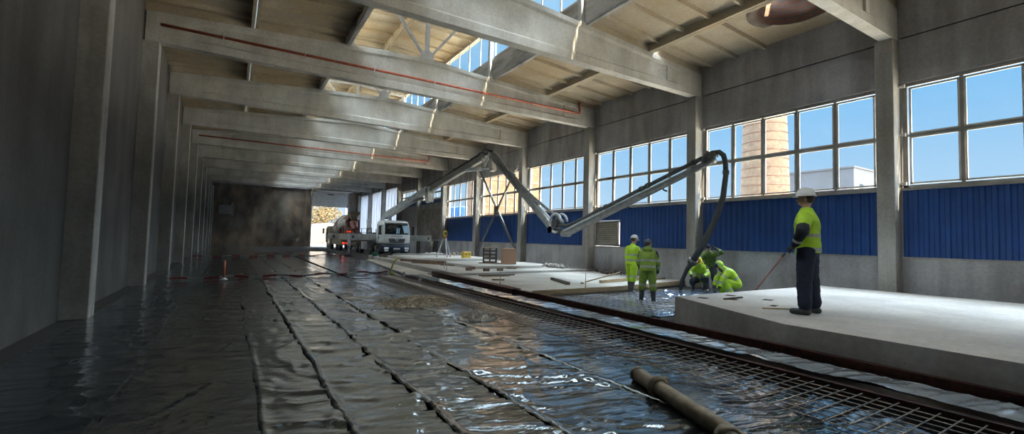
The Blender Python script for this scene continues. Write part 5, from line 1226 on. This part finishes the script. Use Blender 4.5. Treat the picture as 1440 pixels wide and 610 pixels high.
        b = MB(); b.ball(hd+HR@V((0,-.008*s,.035*s)), (.09*s,.108*s,.095*s), 18, 0, HR); b.build('cap', 'cloth_dark', root_e)
        b = MB(); b.ball(hd+HR@V((0,-.035*s,-.01*s)), (.082*s,.078*s,.08*s), 16, 0, HR); b.build('hair', 'hair_brown', root_e)
    return root_e
r_ = math.radians
person('standing person in green hooded jacket and grey beanie, back to the camera', (9.36, 8.36, .01), (.80, .60), H=1.70, lean=r_(10), legs=((r_(6), r_(9), r_(7)), (r_(2), r_(5), r_(6))), arms=(((-.22,.10,-1), (.15,.75,-.8)), ((.26,.20,-1), (-.05,.75,-.75))),
       head=(r_(12), r_(-38)), hat='beanie', jacket='hi_vis_dirty', trousers='hi_vis_dirty', dark_shoulder=True, bands='hoop', hood='down')
person('standing person in white helmet and green work suit, left of the grey beanie', (10.78, 10.28, .01), (.97, .05), H=1.82, lean=r_(7), legs=((r_(10), r_(6), r_(5)), (r_(-10), r_(6), r_(5))), arms=(((-.12,-.05,-1), (.1,.35,-1)), ((.12,.05,-1), (-.1,.4,-1))),
       head=(r_(18), r_(-8)), hat='helmet_white', bands='hoop', hood='collar')
person('person in a yellow helmet crouching beside the end of the rubber hose', (13.50, 9.75, .01), (-.75, -.35), H=1.74, lean=r_(38), legs=((r_(95), r_(128), r_(16)), (r_(78), r_(125), r_(14))), arms=(((-.35,.55,-.75), (.35,.8,-.25)), ((.30,.65,-.65), (-.35,.8,-.35))),
       head=(r_(28), r_(5)), hat='helmet_yellow', dark_shoulder=True, hood='down', trousers='cloth_dark')
person('person in dark green jacket bending with one hand at the head, behind the hose', (14.15, 9.85, .01), (-.85, -.35), H=1.74, lean=r_(40), legs=((r_(34), r_(40), r_(9)), (r_(20), r_(30), r_(8))), arms=(((-.75,.35,.25), (.75,.55,.55)), ((.2,.7,-.75), (-.1,.8,-.6))),
       head=(r_(-5), r_(0)), hat='cap', jacket='work_green', trousers='cloth_dark', bands='none', hood='collar', dark_hem=True)
person('person in a bright green hooded jacket crouching behind the concrete block, back to the camera', (12.36, 7.78, .01), (-.72, .55), H=1.74, lean=r_(52), legs=((r_(100), r_(130), r_(14)), (r_(70), r_(120), r_(14))), arms=(((-.30,.75,-.75), (.0,.35,-1)), ((.30,.65,-.75), (.0,.35,-1))),
       head=(r_(18), r_(0)), hat='cap', bands='cross', hood='up', trousers='hi_vis', tall_boots=False)
person('person in green vest with dark sleeves standing on the concrete block, right edge', (7.96, 3.78, .52), (-.25, .95), H=2.0, lean=r_(2), legs=((r_(3), r_(4), r_(4)), (r_(-2), r_(4), r_(4))), arms=(((-.80,-.10,-.80), (.45,.45,-.75)), ((.3,.0,-1), (-.2,.7,-.5))),
       head=(0, 0), hat='helmet_white', dark_sleeve=True, bands='low', hood='collar', trousers='cloth_navy', tall_boots=False)
# ------------------------------------------------------------------ outdoors
mat('ground_bright', (.74,.64,.50), (.62,.53,.42), rough=.95, scale=.6); mat('road', (.085,.077,.07), (.06,.055,.05), rough=.95, scale=.6)
mat('sand_mound', (.045,.032,.022), (.032,.024,.016), rough=.95, scale=1.2, bump=.4)
mat('leaf_gold', (.085,.058,.010), (.055,.038,.008), rough=.8, scale=3)
mat('gate_blue', (.012,.07,.20), rough=.5, scale=3); mat('far_pale', (.22,.21,.20), (.18,.175,.16), rough=.9, scale=.4)
mat('far_grey', (.035,.042,.058), (.03,.035,.045), rough=.9, scale=.4)
struct(MB().box(15.6, 140, -60, YB+.5, -.3, -.02).build('floor_yard', 'ground_bright'))
struct(MB().box(-60, 140, YB+.5, 180, -.3, -.02).build('floor_road', 'road'))
# round brick chimney
t = thing('brick_chimney', 'tall round brick chimney with iron hoops seen through the nearest window', 'chimney', (59.9, 33.7, 0))
b = MB(); b.lathe([(3.05,0), (2.85,10), (2.55,20), (2.2,32)], n=40); b.build('shaft', 'brick_chimney', t)
b = MB()
for i in range(22):
    z = 6+i*1.15; r = np.interp(z, [0,10,20,32], [3.05,2.85,2.55,2.2])+.02; b.lathe([(r,-.05), (r+.03,-.03), (r+.03,.03), (r,.05)], (0,0,z), 40)
b.build('hoops', 'steel_rust', t)
def building(nm, x0, x1, y0, y1, h, mt_, label, win=True, cat='building'):
    t = thing(nm, label, cat, ((x0+x1)/2, (y0+y1)/2, 0)); w_, d_ = (x1-x0)/2, (y1-y0)/2
    b = MB(); b.box(-w_, w_, -d_, d_, 0, h); b.build('walls', mt_, t)
    b = MB(); b.box(-w_-.15, w_+.15, -d_-.15, d_+.15, h, h+.25); b.build('roof', 'far_grey', t)
    if win:
        for i in range(3):
            for j in range(3):
                x = -w_+ (i+.5)*2*w_/3; z = 1.5+j*4.3; b = MB(); b.box(x-.6, x+.6, -d_-.03, -d_+.02, z, z+1.9); b.box(x-.7, x+.7, -d_-.08, -d_, z-.15, z); b.build('window', 'screen_glass', t)
    return t
building('brick_building', 21.6, 29.6, 42, 44.5, 15, 'brick_building', 'sunlit brick building seen through the window behind the crossed braces', win=False)
b = MB()
for z in (2.5, 5.2, 6.1, 7.9, 10.6): b.box(21.55, 29.65, 41.93, 42, z, z+.09)
tag(b.build('brick_ledges', 'brick_shaft', loc=(25, 41.96, 2.5)), 'thin dark brick ledges across the sunlit brick building', 'ledges')
building('dark_building', 84, 100, 33, 45, 14.5, 'far_grey', 'dark distant building right of the round brick chimney', True)
t = thing('blue_tank', 'bright blue container outside the window above the tripod', 'container', (29.0, 62.0, 0)); b = MB(); b.box(-1.4,1.4,-3,3,0,6.2,bev=.1); b.build('body', 'gate_blue', t)
b = MB()
for i in range(8): b.box(-1.46,-1.4,-2.8+.75*i,-2.65+.75*i,.2,6.0)
b.build('ribs', 'gate_blue', t)
# beyond the gate: mound, tree, blue gate frame
rnd = random.Random(11); b = MB(); nx = 40; vs = []
for j in range(nx+1):
    for i in range(nx+1):
        u, v = -1+2*i/nx, -1+2*j/nx; r = math.hypot(u, v); vs.append((14*u, 8*v, 3.9*max(0, 1-r**1.5)*(.9+.25*float(fbm(np.array(u*3+5.), np.array(v*3+2.)))) - .05))
b.add(vs, [(j*(nx+1)+i, j*(nx+1)+i+1, (j+1)*(nx+1)+i+1, (j+1)*(nx+1)+i) for j in range(nx) for i in range(nx)], 0, True)
o = b.build('sand_mound', 'sand_mound'); o.location = (16, 98, 0); tag(o, 'sunlit sand mound outside the open gate', 'mound')
t = thing('golden_tree', 'golden leaved tree outside the gate above the sand mound', 'tree', (18.8, 118, -1.6))
b = MB(); b.tube([(0,0,0), (.2,0,3), (0,.2,7)], [.4,.3,.15], 8)
for i in range(9): a = i*.9; b.tube([(0,0,3.5+.4*i), (2.2*math.cos(a), 2.2*math.sin(a), 6+.6*i)], [.12,.04], 6)
b.build('trunk', 'timber_brown', t)
b = MB()
for _ in range(2600):
    a, r = rnd.random()*6.283, 4.6*math.sqrt(rnd.random()); z = rnd.gauss(8.0, 2.2); q = r*max(.15, 1-abs(z-8)/7.5)
    c = Vector((q*math.cos(a), q*math.sin(a), z)); s_ = rnd.uniform(.14, .34); n1 = Vector((rnd.gauss(0,1), rnd.gauss(0,1), rnd.gauss(0,1))).normalized(); n2 = n1.orthogonal().normalized(); n3 = n1.cross(n2)
    b.add([c-n2*s_, c-n3*s_*.5, c+n2*s_, c+n3*s_*.5], [(0,1,2,3)])
b.build('foliage', 'leaf_gold', t, normals=False)
t = thing('gate_frame', 'blue steel frame standing outside the open gate', 'frame', (14.5, 76, 0))
b = MB(); b.bar((-5.5,0,6.4), (1.6,0,6.2), .3, .35); b.bar((.8,0,0), (.8,0,6.2), .25, .25); b.bar((1.5,0,0), (1.5,0,6.2), .25, .25); b.bar((-5.3,0,0), (-5.3,0,6.4), .25, .25); b.build('frame', 'gate_blue', t)
b = MB(); b.box(.9,1.4,-.03,.03,3.4,5.9); b.build('panel', 'far_pale', t)
